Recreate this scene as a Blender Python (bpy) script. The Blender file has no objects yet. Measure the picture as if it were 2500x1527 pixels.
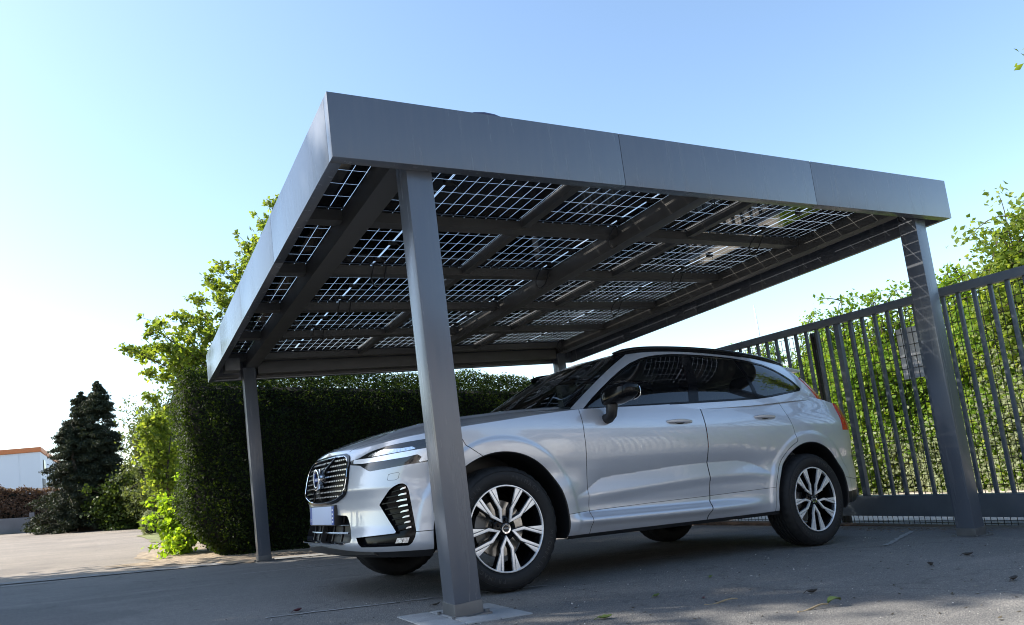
import bpy, bmesh, math, random
import numpy as np
from mathutils import Matrix, Vector
D=bpy.data; SC=bpy.context.scene; COL=SC.collection
rng=np.random.default_rng(7); random.seed(7)
R=math.radians
# ---------------------------------------------------------------- camera
cam=D.cameras.new('Camera'); camo=D.objects.new('Camera',cam); COL.objects.link(camo); SC.camera=camo
cam.sensor_width=36; cam.sensor_fit='HORIZONTAL'; cam.lens=24.636; cam.shift_y=0.0682; cam.clip_start=.05; cam.clip_end=2000
CAM=np.array([-1.91906,-3.67548,0.75462])
RC=np.array([[0.8695161,-0.4781754,-0.1236528],[0.0543753,-0.1561571,0.9862344],[0.4909023,0.8642703,0.1097802]])
camo.matrix_world=Matrix([[RC[0][i],RC[1][i],-RC[2][i],CAM[i]] for i in range(3)]+[[0,0,0,1]])
# ---------------------------------------------------------------- light
SUN=Vector((-.643,.418,.643)).normalized()
EL=math.asin(SUN.z); AZ=math.atan2(SUN.x,SUN.y)      # azimuth clockwise from +y
W=D.worlds.new('World'); SC.world=W; W.use_nodes=True
nt=W.node_tree; bgn=nt.nodes['Background']; sky=nt.nodes.new('ShaderNodeTexSky'); sky.sky_type='NISHITA'
sky.sun_disc=False; sky.sun_elevation=EL; sky.sun_rotation=AZ; sky.air_density=1.0; sky.dust_density=.9; sky.ozone_density=1.0; sky.altitude=50
tn=nt.nodes.new('ShaderNodeVectorMath'); tn.operation='MULTIPLY'; tn.inputs[1].default_value=(1.0,1.035,1.02); nt.links.new(sky.outputs[0],tn.inputs[0]); nt.links.new(tn.outputs[0],bgn.inputs[0]); bgn.inputs[1].default_value=.15
sl=D.lights.new('Sun','SUN'); sl.energy=5; sl.angle=R(.53); sl.color=(1,.93,.82)
so=D.objects.new('Sun',sl); COL.objects.link(so); so.rotation_euler=(-SUN).to_track_quat('-Z','Y').to_euler(); so.location=(-30,20,30)
SC.view_settings.view_transform='Standard'; SC.view_settings.look='None'; SC.view_settings.exposure=1.1; SC.view_settings.gamma=1
SC.cycles.max_bounces=10; SC.cycles.transparent_max_bounces=24; SC.cycles.use_denoising=True
SC.cycles.filter_width=1.05; SC.cycles.caustics_reflective=False; SC.cycles.caustics_refractive=False
# ---------------------------------------------------------------- materials
def mat(name,base,rough=.5,metal=0,coat=0,spec=.5,bump=None,var=None,trans=None,ior=1.5):
    """var=(scale,amount,detail[,rough variation]); bump=(scale,strength)"""
    m=D.materials.new(name); m.use_nodes=True; n=m.node_tree.nodes; l=m.node_tree.links; b=n['Principled BSDF']
    b.inputs['Base Color'].default_value=(*base,1); b.inputs['Roughness'].default_value=rough; b.inputs['Metallic'].default_value=metal
    b.inputs['Coat Weight'].default_value=coat; b.inputs['Coat Roughness'].default_value=.03 if 'car' in name or 'lens' in name or 'black' in name else .13; b.inputs['Specular IOR Level'].default_value=spec; b.inputs['IOR'].default_value=ior
    if var or bump: tc=n.new('ShaderNodeTexCoord')
    if var:
        t=n.new('ShaderNodeTexNoise'); t.inputs['Scale'].default_value=var[0]; t.inputs['Detail'].default_value=var[2] if len(var)>2 else 5
        l.new(tc.outputs['Object'],t.inputs['Vector'])
        r=n.new('ShaderNodeMapRange'); r.inputs[1].default_value=.3; r.inputs[2].default_value=.7; r.inputs[3].default_value=1-var[1]; r.inputs[4].default_value=1+var[1]
        l.new(t.outputs[0],r.inputs[0])
        v=n.new('ShaderNodeVectorMath'); v.operation='SCALE'; v.inputs[0].default_value=base; l.new(r.outputs[0],v.inputs[3]); l.new(v.outputs[0],b.inputs['Base Color'])
        if len(var)>3:
            q=n.new('ShaderNodeMapRange'); q.inputs[1].default_value=.3; q.inputs[2].default_value=.7; q.inputs[3].default_value=max(0,rough-var[3]); q.inputs[4].default_value=rough+var[3]
            l.new(t.outputs[0],q.inputs[0]); l.new(q.outputs[0],b.inputs['Roughness'])
    if bump:
        t2=n.new('ShaderNodeTexNoise'); t2.inputs['Scale'].default_value=bump[0]; t2.inputs['Detail'].default_value=4; l.new(tc.outputs['Object'],t2.inputs['Vector'])
        bp=n.new('ShaderNodeBump'); bp.inputs['Strength'].default_value=bump[1]; bp.inputs['Distance'].default_value=.02; l.new(t2.outputs[0],bp.inputs['Height']); l.new(bp.outputs[0],b.inputs['Normal'])
    return m
def leafmat(name,c1,c2,trans=.45,c3=None,tint=1.6):
    """leaf: diffuse + translucent, colour varies from leaf to leaf"""
    m=D.materials.new(name); m.use_nodes=True; n=m.node_tree.nodes; l=m.node_tree.links; n.remove(n['Principled BSDF'])
    g=n.new('ShaderNodeNewGeometry'); cr=n.new('ShaderNodeValToRGB'); e=cr.color_ramp.elements
    e[0].color=(*c1,1); e[1].color=(*c2,1)
    if c3: k=e.new(.85); k.color=(*c2,1); e[-1].color=(*c3,1)
    l.new(g.outputs['Random Per Island'],cr.inputs[0])
    d=n.new('ShaderNodeBsdfPrincipled'); d.inputs['Roughness'].default_value=.55; d.inputs['Specular IOR Level'].default_value=.2; l.new(cr.outputs[0],d.inputs['Base Color'])
    t=n.new('ShaderNodeBsdfTranslucent'); v=n.new('ShaderNodeVectorMath'); v.operation='MULTIPLY'; v.inputs[1].default_value=(tint*1.15,tint*1.1,tint*.45); l.new(cr.outputs[0],v.inputs[0]); l.new(v.outputs[0],t.inputs[0])
    x=n.new('ShaderNodeMixShader'); x.inputs[0].default_value=trans; l.new(d.outputs[0],x.inputs[1]); l.new(t.outputs[0],x.inputs[2]); l.new(x.outputs[0],n['Material Output'].inputs[0])
    return m
MT={}
MT['steel']=mat('anthracite_paint',(.072,.085,.110),.42,.1,coat=.7,var=(1.6,.05,4),bump=(260,.004)); MT['steel'].node_tree.nodes['Principled BSDF'].inputs['Coat IOR'].default_value=1.65; MT['steel'].node_tree.nodes['Principled BSDF'].inputs['Coat Roughness'].default_value=.2
def streaks(m,amt):
    n=m.node_tree.nodes; l=m.node_tree.links; b=n['Principled BSDF']; src=b.inputs['Base Color'].links[0].from_socket
    tc=n.new('ShaderNodeTexCoord'); mp=n.new('ShaderNodeMapping'); mp.inputs['Scale'].default_value=(9,9,.55); l.new(tc.outputs['Object'],mp.inputs[0])
    t=n.new('ShaderNodeTexNoise'); t.inputs['Scale'].default_value=2.2; t.inputs['Detail'].default_value=7; t.inputs['Roughness'].default_value=.65; l.new(mp.outputs[0],t.inputs['Vector'])
    r=n.new('ShaderNodeMapRange'); r.inputs[1].default_value=.45; r.inputs[2].default_value=.75; r.inputs[3].default_value=0; r.inputs[4].default_value=amt; l.new(t.outputs[0],r.inputs[0])
    x=n.new('ShaderNodeMix'); x.data_type='RGBA'; l.new(r.outputs[0],x.inputs[0]); l.new(src,x.inputs[6]); x.inputs[7].default_value=(.24,.23,.21,1); l.new(x.outputs[2],b.inputs['Base Color'])
    q=n.new('ShaderNodeMapRange'); q.inputs[1].default_value=.35; q.inputs[2].default_value=.75; q.inputs[3].default_value=.16; q.inputs[4].default_value=.34; l.new(t.outputs[0],q.inputs[0]); l.new(q.outputs[0],b.inputs['Coat Roughness'])
streaks(MT['steel'],.09)
MT['steel_dark']=mat('anthracite_paint_beam',(.078,.077,.075),.45,.1,var=(5,.12,6,.06))
MT['zinc']=mat('galvanised_steel',(.14,.145,.15),.45,.5,var=(9,.18,6,.08))
MT['fence']=mat('fence_paint',(.085,.105,.13),.40,.1,var=(7,.10,5,.06))
MT['black']=mat('black_plastic',(.012,.012,.013),.45)
MT['gloss']=mat('gloss_black',(.005,.005,.006),.12,spec=.18)
MT['rubber']=mat('tyre_rubber',(.008,.008,.0085),.72,var=(30,.25,5),bump=(160,.08))
MT['paint']=mat('silver_car_paint',(.515,.535,.575),.34,.38,coat=1,bump=(2600,.006),var=(900,.05,1))
MT['paint'].node_tree.nodes['Principled BSDF'].inputs['Coat IOR'].default_value=1.65
MT['alu']=mat('machined_alloy',(.94,.94,.94),.34,.5,bump=(700,.01))
MT['chrome']=mat('chrome',(.82,.82,.83),.07,1)
MT['disc']=mat('brake_steel',(.45,.43,.40),.33,1,var=(40,.15,3))
MT['white']=mat('white_paint',(.80,.80,.80),.35,var=(5,.05,4))
MT['red']=mat('red_lens',(.55,.012,.010),.15,coat=.5)
MT['amber']=mat('amber_lens',(.75,.20,.02),.15,coat=1)
MT['seat']=mat('seat_cloth',(.05,.05,.055),.7)
MT['platew']=mat('plate_face',(.50,.57,.74),.4,var=(3,.03,2))
MT['plateb']=mat('plate_band',(.03,.085,.34),.4)
MT['lamp']=mat('lamp_reflector',(.72,.74,.78),.16,.9,var=(60,.25,2,.08))
MT['drl']=mat('running_light_lens',(.93,.95,.98),.36,.75,coat=1); MT['dash']=mat('satin_trim',(.42,.43,.45),.25,.8)
MT['bark']=mat('bark',(.075,.055,.04),.9,var=(14,.4,6),bump=(30,.6))
# tinted car glass
def glassmat(name,tint,fac,ior=1.52):
    m=D.materials.new(name); m.use_nodes=True; n=m.node_tree.nodes; l=m.node_tree.links; b=n['Principled BSDF']
    b.inputs['Base Color'].default_value=(.004,.004,.005,1); b.inputs['Roughness'].default_value=.015; b.inputs['IOR'].default_value=ior; b.inputs['Coat Weight'].default_value=.35
    t=n.new('ShaderNodeBsdfTransparent'); t.inputs[0].default_value=(*tint,1); x=n.new('ShaderNodeMixShader'); x.inputs[0].default_value=fac
    l.new(b.outputs[0],x.inputs[1]); l.new(t.outputs[0],x.inputs[2]); l.new(x.outputs[0],n['Material Output'].inputs[0]); return m
MT['glass']=glassmat('tinted_glass',(.42,.48,.47),.35,1.85); MT['screen']=glassmat('windscreen_glass',(.55,.62,.60),.42)
MT['headglass']=mat('smoked_headlight',(.015,.016,.018),.05,coat=1)
# ---------------------------------------------------------------- mesh helpers
def link(name,me,m,parent=None,smooth=False):
    if m is not None: me.materials.append(m)
    if smooth: me.polygons.foreach_set('use_smooth',np.ones(len(me.polygons),bool))
    o=D.objects.new(name,me); COL.objects.link(o)
    if parent is not None: o.parent=parent
    return o
class MB:
    def __init__(s): s.v=[]; s.f=[]; s.n=0
    def add(s,V,F):
        V=np.asarray(V,float).reshape(-1,3); s.v.append(V); s.f+= [tuple(i+s.n for i in f) for f in F]; s.n+=len(V); return s
    def box(s,a,b,z=None):
        """axis box from a to b; z: optional height offset function"""
        x0,y0,z0=a; x1,y1,z1=b
        V=np.array([(x,y,w) for w in (z0,z1) for y in (y0,y1) for x in (x0,x1)],float)
        if z is not None: V[:,2]+=z(V[:,0],V[:,1])
        return s.add(V,[(0,2,3,1),(4,5,7,6),(0,1,5,4),(2,6,7,3),(0,4,6,2),(1,3,7,5)])
    def tube(s,P,r,k=8,cap=True):
        P=np.asarray(P,float); n=len(P); r=np.broadcast_to(r,(n,)); T=np.gradient(P,axis=0); T/=np.linalg.norm(T,axis=1,keepdims=True)+1e-9
        u=np.cross(T[0],(0,0,1.)); u=u if np.linalg.norm(u)>.1 else np.cross(T[0],(1.,0,0)); V=[]
        for i in range(n):
            u=u-T[i]*(u@T[i]); u/=np.linalg.norm(u)+1e-9; w=np.cross(T[i],u)
            V+= [P[i]+r[i]*(math.cos(a)*u+math.sin(a)*w) for a in np.arange(k)*2*math.pi/k]
        F=[(i*k+j,i*k+(j+1)%k,(i+1)*k+(j+1)%k,(i+1)*k+j) for i in range(n-1) for j in range(k)]
        if cap: F+=[tuple(range(k))[::-1],tuple((n-1)*k+j for j in range(k))]
        return s.add(V,F)
    def lathe(s,prof,k=64,axis='y'):
        V=[];n=len(prof)
        for i in range(k):
            a=2*math.pi*i/k; V+= [(r*math.cos(a),y,r*math.sin(a)) for r,y in prof]
        F=[(i*n+j,i*n+j+1,((i+1)%k)*n+j+1,((i+1)%k)*n+j) for i in range(k) for j in range(n-1)]
        return s.add(V,F)
    def prism(s,poly,fn,d0,d1):
        """poly 2-D outline, fn(u,v,d)->xyz, extruded d0..d1"""
        n=len(poly); V=[fn(u,v,d0) for u,v in poly]+[fn(u,v,d1) for u,v in poly]
        return s.add(V,[tuple(range(n)),tuple(range(n,2*n))[::-1]]+[(i,i+n,(i+1)%n+n,(i+1)%n) for i in range(n)])
    def mesh(s,name):
        me=D.meshes.new(name); me.from_pydata(np.concatenate(s.v).tolist(),[],s.f); me.update(); return me
    def build(s,name,m,parent=None,smooth=False,bevel=0,seg=2):
        me=s.mesh(name)
        bm=bmesh.new(); bm.from_mesh(me); bmesh.ops.recalc_face_normals(bm,faces=bm.faces)
        if bevel:
            ed=[e for e in bm.edges if len(e.link_faces)==2 and e.calc_face_angle(0)>.6]
            bmesh.ops.bevel(bm,geom=ed,offset=bevel,segments=seg,profile=.7,affect='EDGES',clamp_overlap=True)
        bm.to_mesh(me); bm.free()
        o=link(name,me,m,parent,smooth)
        if smooth or bevel:
            me.polygons.foreach_set('use_smooth',np.ones(len(me.polygons),bool))
            me.set_sharp_from_angle(angle=R(38))
        return o
def empty(name,loc=(0,0,0),label=None,cat=None,group=None):
    o=D.objects.new(name,None); COL.objects.link(o); o.location=loc; o.empty_display_size=.2
    return tag(o,label,cat,group)
def tag(o,label=None,cat=None,group=None,kind=None):
    if label: o['label']=label
    if cat: o['category']=cat
    if group: o['group']=group
    if kind: o['kind']=kind
    return o
def textmesh(s,size,extr=.001):
    cu=D.curves.new('lettering','FONT'); cu.body=s; cu.size=size; cu.extrude=extr; cu.align_x='CENTER'; cu.align_y='CENTER'
    t=D.objects.new('lettering',cu); COL.objects.link(t); dg=bpy.context.evaluated_depsgraph_get(); me=D.meshes.new_from_object(t.evaluated_get(dg))
    V=np.array([v.co for v in me.vertices]).reshape(-1,3); F=[tuple(p.vertices) for p in me.polygons]
    D.objects.remove(t); D.curves.remove(cu); D.meshes.remove(me); return V,F
def leaves(name,P,N,size,m,parent=None,jit=.7,aspect=.55,droop=0.,flat=0.,rs=None):
    """one folded two-face leaf per point: P (n,3), N rough facing"""
    g=rs or rng; n=len(P); P=np.asarray(P,float); N=np.asarray(N,float)+g.normal(0,jit,(n,3)); N[:,2]+=flat; N/=np.linalg.norm(N,axis=1,keepdims=True)+1e-9
    u=np.cross(N,g.normal(0,1,(n,3))); u[:,2]-=droop; u-=N*(u*N).sum(1,keepdims=True); u/=np.linalg.norm(u,axis=1,keepdims=True)+1e-9; w=np.cross(N,u)
    L=np.asarray(size)*g.uniform(.6,1.3,n); L=L[:,None]; H=L*aspect*.5
    a=P-u*L*.5; b=P+u*L*.5; c=P+w*H-N*L*.10+u*L*.05; d=P-w*H-N*L*.10+u*L*.05
    V=np.stack([a,c,b,d],1).reshape(-1,3); i=np.arange(n)*4
    F=np.stack([i,i+1,i+2,i,i+2,i+3],1).reshape(-1,3)
    me=D.meshes.new(name); me.vertices.add(len(V)); me.vertices.foreach_set('co',V.ravel()); me.loops.add(F.size); me.polygons.add(len(F))
    me.loops.foreach_set('vertex_index',F.ravel().astype(np.int32)); me.polygons.foreach_set('loop_start',np.arange(0,F.size,3,dtype=np.int32)); me.polygons.foreach_set('loop_total',np.full(len(F),3,np.int32))
    me.update(); me.validate(); return link(name,me,m,parent)
def pix(x,y):
    r=RC.T@np.array([(x-1250)/1710.84,-(y-763.5-170.5)/1710.84,1.]); return r
# ================================================================ ground
def gz(x,y):
    x=np.asarray(x,float); y=np.asarray(y,float)
    xx=np.clip(x,-16,4.75); z=-.07444*xx-.01251*xx*0
    z=z-.0158*np.clip(y,-12,7)
    z=z-.045*(np.clip(x,4.75,12)-4.75)
    return z
def sheet(name,x0,x1,y0,y1,nx,ny,m,dz=0,kind='structure',f=None,jx=0):
    xs=np.linspace(x0,x1,nx); ys=np.linspace(y0,y1,ny); X,Y=np.meshgrid(xs,ys,indexing='ij'); Z=gz(X,Y)+dz
    if f is not None: Z=Z+f(X,Y)
    V=np.stack([X,Y,Z],-1).reshape(-1,3); i=np.arange(nx*ny).reshape(nx,ny); F=np.stack([i[:-1,:-1],i[1:,:-1],i[1:,1:],i[:-1,1:]],-1).reshape(-1,4)
    me=D.meshes.new(name); me.from_pydata(V.tolist(),[],F.tolist()); me.update(); o=link(name,me,m,None,True); tag(o,kind=kind); return o
def groundmat(name='asphalt',gain=(1,1,1)):
    m=D.materials.new(name); m.use_nodes=True; n=m.node_tree.nodes; l=m.node_tree.links; b=n['Principled BSDF']; b.inputs['Roughness'].default_value=.85; b.inputs['Specular IOR Level'].default_value=.25
    tc=n.new('ShaderNodeTexCoord')
    def noise(s,det=6,rough=.6,vec=None,dim=None):
        t=n.new('ShaderNodeTexNoise'); t.inputs['Scale'].default_value=s; t.inputs['Detail'].default_value=det; t.inputs['Roughness'].default_value=rough
        l.new(vec if vec is not None else tc.outputs['Object'],t.inputs['Vector']); return t.outputs[0]
    def ramp(fac,stops):
        r=n.new('ShaderNodeValToRGB'); e=r.color_ramp.elements
        while len(e)>1: e.remove(e[-1])
        e[0].position=stops[0][0]; e[0].color=(*stops[0][1],1)
        for p,c in stops[1:]: k=e.new(p); k.color=(*c,1)
        l.new(fac,r.inputs[0]); return r.outputs[0]
    def mix(a,c,fac,mode='MIX'):
        x=n.new('ShaderNodeMix'); x.data_type='RGBA'; x.blend_type=mode
        if isinstance(fac,float): x.inputs[0].default_value=fac
        else: l.new(fac,x.inputs[0])
        l.new(a,x.inputs[6]); 
        if isinstance(c,tuple): x.inputs[7].default_value=(*c,1)
        else: l.new(c,x.inputs[7])
        return x.outputs[2]
    base=ramp(noise(.55,7,.62),[(.3,(.145,.142,.136)),(.55,(.185,.180,.170)),(.75,(.225,.215,.20))])
    # stretched wear marks along the drive
    mp=n.new('ShaderNodeMapping'); mp.inputs['Rotation'].default_value=(0,0,R(-8)); mp.inputs['Scale'].default_value=(.35,2.6,1); l.new(tc.outputs['Object'],mp.inputs[0])
    wear=noise(1.1,6,.65,mp.outputs[0]); base=mix(base,(.27,.255,.235),ramp(wear,[(.54,(0,0,0)),(.72,(.7,.7,.7))]))
    base=mix(base,(.085,.085,.088),ramp(noise(2.3,8,.7),[(.57,(0,0,0)),(.72,(.45,.45,.45))]))
    # cold-patch repairs, drip stains and hair cracks
    base=mix(base,(.115,.113,.112),ramp(noise(.32,3,.4),[(.60,(0,0,0)),(.625,(.55,.55,.55))]))
    base=mix(base,(.055,.053,.052),ramp(noise(5.5,3,.5),[(.71,(0,0,0)),(.78,(.7,.7,.7))]))
    ck=n.new('ShaderNodeTexVoronoi'); ck.feature='DISTANCE_TO_EDGE'; ck.inputs['Scale'].default_value=.42
    wv=n.new('ShaderNodeVectorMath'); wv.operation='ADD'; nz=n.new('ShaderNodeTexNoise'); nz.inputs['Scale'].default_value=3.2; nz.inputs['Detail'].default_value=6; l.new(tc.outputs['Object'],nz.inputs['Vector'])
    sc_=n.new('ShaderNodeVectorMath'); sc_.operation='SCALE'; sc_.inputs[3].default_value=.45; l.new(nz.outputs['Color'],sc_.inputs[0]); l.new(tc.outputs['Object'],wv.inputs[0]); l.new(sc_.outputs[0],wv.inputs[1]); l.new(wv.outputs[0],ck.inputs['Vector'])
    base=mix(base,(.05,.048,.046),ramp(ck.outputs['Distance'],[(0,(.38,.38,.38)),(.0025,(.25,.25,.25)),(.005,(0,0,0))]))
    # aggregate
    v=n.new('ShaderNodeTexVoronoi'); v.inputs['Scale'].default_value=170; l.new(tc.outputs['Object'],v.inputs['Vector'])
    agg=ramp(v.outputs['Color'],[(0,(.55,.55,.57)),(.6,(1,1,1)),(.97,(1.75,1.7,1.62))]); base=mix(base,agg,.75,'MULTIPLY')
    grit=ramp(noise(420,2,.5),[(.62,(0,0,0)),(.72,(.8,.8,.8))]); base=mix(base,(.42,.40,.37),grit)
    base=mix(base,gain,1.0,'MULTIPLY')
    l.new(base,b.inputs['Base Color'])
    bp=n.new('ShaderNodeBump'); bp.inputs['Strength'].default_value=.55; bp.inputs['Distance'].default_value=.006; l.new(v.outputs['Distance'],bp.inputs['Height'])
    bp2=n.new('ShaderNodeBump'); bp2.inputs['Strength'].default_value=.25; bp2.inputs['Distance'].default_value=.03; l.new(noise(9,5,.6),bp2.inputs['Height']); l.new(bp.outputs[0],bp2.inputs['Normal'])
    l.new(bp2.outputs[0],b.inputs['Normal']); return m
MT['asphalt']=groundmat(); MT['yard']=groundmat('yard_asphalt',(1.42,1.27,1.13))
MT['sand']=mat('sandy_soil',(.30,.235,.165),.95,var=(9,.45,8),bump=(60,.9))
MT['grass']=mat('dry_lawn',(.19,.20,.07),.95,var=(4,.35,8),bump=(70,.9))
MT['concrete']=mat('worn_concrete',(.215,.213,.205),.85,var=(7,.22,8),bump=(90,.35))
MT['paver']=mat('grey_paver',(.31,.32,.325),.8,var=(14,.12,8),bump=(120,.3))
MT['pave']=mat('pale_pavement',(.46,.41,.36),.9,var=(3,.15,8),bump=(60,.3))
MT['line']=mat('worn_line_paint',(.27,.27,.265),.8,var=(40,.35,6))
sheet('ground',-90,90,-60,150,160,180,MT['asphalt'])
def yard():
    xs=np.concatenate([np.linspace(-60,-8,14),np.linspace(-7.5,9,40)]); rows=[]
    for t in np.concatenate([np.linspace(0,.05,8),np.linspace(.08,1,24)]):
        y0=np.interp(xs,[-60,-6,-2.2,-.2,4.6,9],[8.6,5.75,5.35,5.12,5.05,5.05])-.02; y=y0+(70-y0)*t; rows.append(np.stack([xs,y,gz(xs,y)+.004],1))
    n=len(xs); V=np.concatenate(rows); me=D.meshes.new('yard'); me.from_pydata(V.tolist(),[],[(i*n+j,i*n+j+1,(i+1)*n+j+1,(i+1)*n+j) for i in range(len(rows)-1) for j in range(n-1)]); me.update(); tag(link('yard',me,MT['yard'],None,True),kind='structure')
yard()
sheet('pavement',5.25,13.2,-14,22,16,40,MT['pave'],.006)
def strip(name,pts,w,m,dz,seed=0,ragged=.0):
    g=np.random.default_rng(seed); P=np.array(pts,float); k=[]
    for a,b in zip(P[:-1],P[1:]): k+= [a+(b-a)*t for t in np.linspace(0,1,max(2,int(np.linalg.norm(b-a)/.06)),endpoint=False)]
    k.append(P[-1]); k=np.array(k); T=np.gradient(k,axis=0); T/=np.linalg.norm(T,axis=1,keepdims=True); Nn=np.stack([-T[:,1],T[:,0]],1)
    ww=w*.5*(1+ragged*g.uniform(-1,.4,len(k)))[:,None]; A=k+Nn*ww; B=k-Nn*w*.5*(1+ragged*g.uniform(-1,.4,len(k)))[:,None]
    V=np.concatenate([np.c_[A,gz(A[:,0],A[:,1])+dz],np.c_[B,gz(B[:,0],B[:,1])+dz]]); n=len(k)
    me=D.meshes.new(name); me.from_pydata(V.tolist(),[],[(i,i+1,n+i+1,n+i) for i in range(n-1)]); me.update(); return tag(link(name,me,m),kind='structure')
# soil and lawn borders, kerb band behind the rear posts, worn bay lines
def blob(name,cx,cy,rx,ry,m,dz,seed,rot=0,hump=0):
    g=np.random.default_rng(seed); a=np.linspace(0,2*np.pi,90,endpoint=False); rr=1+.10*np.sin(3*a+g.uniform(0,6))+.06*np.sin(7*a+g.uniform(0,6))+.04*np.sin(17*a+g.uniform(0,6))+.03*np.sin(29*a+g.uniform(0,6))
    V=[];F=[]; K=7
    for q in range(K):
        t=1-q/(K-1)*.999; x=rx*rr*np.cos(a)*t; y=ry*rr*np.sin(a)*t; X=cx+x*math.cos(rot)-y*math.sin(rot); Y=cy+x*math.sin(rot)+y*math.cos(rot); V.append(np.stack([X,Y,gz(X,Y)+dz+hump*(1-t*t)],1))
    F=[(q*90+i,q*90+(i+1)%90,(q+1)*90+(i+1)%90,(q+1)*90+i) for q in range(K-1) for i in range(90)]
    me=D.meshes.new(name); me.from_pydata(np.concatenate(V).tolist(),[],F); me.update(); return tag(link(name,me,m,None,True),kind='structure')
blob('soil',2.6,6.75,4.6,1.25,MT['sand'],.008,1,0,.05)
blob('soil',-.95,8.4,.75,3.2,MT['sand'],.009,5,0,.05)
blob('lawn',-.55,15.0,1.05,5.2,MT['grass'],.013,3,0,.03)
blob('lawn',-9.2,31.5,5.5,.8,MT['grass'],.013,4)
strip('kerb_strip',[(-6,5.75),(-2.2,5.35),(-.2,5.12),(4.6,5.05)],.34,MT['concrete'],.008,2,.06)
strip('bay_line',[(-1.0,3.45),(.9,3.36)],.035,MT['line'],.004,3,.8)
strip('bay_line',[(-5.2,5.15),(-2.6,4.9)],.06,MT['line'],.012,4,.5)
strip('bay_line',[(3.0,-.30),(4.2,.24)],.05,MT['line'],.004,5,.6)
strip('bay_line',[(-1.3,.35),(-.4,.23),(.3,.10)],.04,MT['line'],.004,6,.9)
# paver pad round the near post
pp=MB()
g=np.random.default_rng(3)
px0,py0=-.785,-.715
for i in range(3):
    for j in range(2):
        a=px0+i*.17; b=py0+j*.235; pp.box((a+.002,b+.002,-.04),(a+.167,b+.232,.005+g.uniform(0,.002)),gz)
tag(pp.build('paving',MT['paver'],None,False,.004),kind='structure')
# ================================================================ carport
X0,X1,Y0,Y1=-.980,4.197,-.600,5.160; HX=-.521; RX=3.881; PW=.141; NY=-.462; FY=4.990
def sl_(x,y): return .005*(np.asarray(x)-X0)-.029*(np.asarray(y)-Y0)
cp=empty('solar_carport',((X0+X1)/2,2.2,float(gz(1.6,2.2))),'anthracite steel carport with a flat roof of glass solar panels above the silver car','carport')
cp_off=np.array(cp.location)
def cpart(b,name,m,bev=.004,smooth=False):
    o=b.build(name,m,cp,smooth,bev); o.matrix_parent_inverse=Matrix.Translation(-cp.location); return o
for (x,y,top) in [(HX,NY,2.372),(RX,-.445,2.395),(-.549,FY,2.22),(RX-.03,FY,2.235)]:
    b=MB(); g0=float(gz(x,y))-.03; h=PW/2; b.box((x-h,y-h,g0),(x+h,y+h,top)); cpart(b,'post',MT['steel'],.009)
    # welded base flange
    b=MB(); b.box((x-h-.004,y-h-.004,g0),(x+h+.004,y+h+.004,g0+.10)); cpart(b,'post_foot',MT['zinc'],.004)
    b=MB()
    b.box((x-.105,y-.105,float(gz(x,y))-.02),(x+.105,y+.105,float(gz(x,y))+.010),None); cpart(b,'base_plate',MT['zinc'],.003)
    for sx in (-.088,.088):
        for sy in (-.088,.088):
            b=MB(); g1=float(gz(x,y))+.0105
            b.add([(x+sx+.011*math.cos(a),y+sy+.011*math.sin(a),g1+h2) for h2 in (0,.012) for a in np.arange(6)*math.pi/3],[(0,1,2,3,4,5)[::-1],(6,7,8,9,10,11)]+[(i,(i+1)%6,6+(i+1)%6,6+i) for i in range(6)]); cpart(b,'bolt',MT['zinc'],0)
ZB,ZT=2.264,2.589
def fascia(a,b2,bev=.003): b=MB(); b.box(a,b2,sl_); cpart(b,'fascia',MT['steel'],bev)
xs=[X0,.763,2.490,X1]
for i in range(3): fascia((xs[i]+(.0015 if i else 0),Y0,ZB),(xs[i+1]-(.0015 if i<2 else 0),Y0+.065,ZT))
ys=[Y0+.0655,.905,2.365,3.805,Y1-.0655]
for i in range(4): fascia((X0,ys[i]+.0015,ZB),(X0+.06,ys[i+1]-.0015,ZT))
for i in range(4): fascia((X1-.04,ys[i]+.0015,ZB),(X1,ys[i+1]-.0015,ZT))
for i in range(3): fascia((xs[i]+(.0015 if i else 0),Y1-.065,ZB),(xs[i+1]-(.0015 if i<2 else 0),Y1,ZT))
PZ=2.530
for x0,x1 in [(-.592,-.450),(1.640,1.762),(3.810,3.951)]:
    b=MB(); b.box((x0,Y0+.067,2.372),(x1,Y1-.067,PZ-.012),sl_); cpart(b,'main_beam',MT['steel_dark'],.006)
PY=[-.475,.583,1.637,2.692,3.746,4.800]
segs=[(X0+.062,-.594),(-.448,1.638),(1.764,3.808),(3.953,X1-.042)]
for y in PY:
    b=MB()
    for a,c in segs:
        b.box((a,y,2.445),(c,y+.012,PZ-.014),sl_); b.box((a,y+.0125,2.445),(c,y+.088,2.457),sl_); b.box((a,y+.0885,2.445),(c,y+.100,2.49),sl_)
    cpart(b,'purlin',MT['steel_dark'],0)
for x in (.742,2.377):
    b=MB()
    for a,c in zip(PY[:-1],PY[1:]): b.box((x,a+.102,2.462),(x+.062,c-.002,PZ-.008),sl_)
    cpart(b,'joint_rail',MT['steel_dark'],0)
b=MB(); b.box((-.448,FY-.06,2.30),(RX-.105,FY+.06,2.438),sl_); cpart(b,'header_beam',MT['steel_dark'],.006)
b=MB(); b.box((X0+.062,FY-.03,2.27),(-.664,FY+.03,2.30),sl_); b.box((-.448,FY+.064,2.275),(RX-.105,FY+.100,2.30),sl_); cpart(b,'tie_rail',MT['steel_dark'],.003)
b=MB(); b.box((-.86,4.55,2.28),(-.70,4.74,2.42),sl_); cpart(b,'control_box',MT['zinc'],.008)
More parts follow.
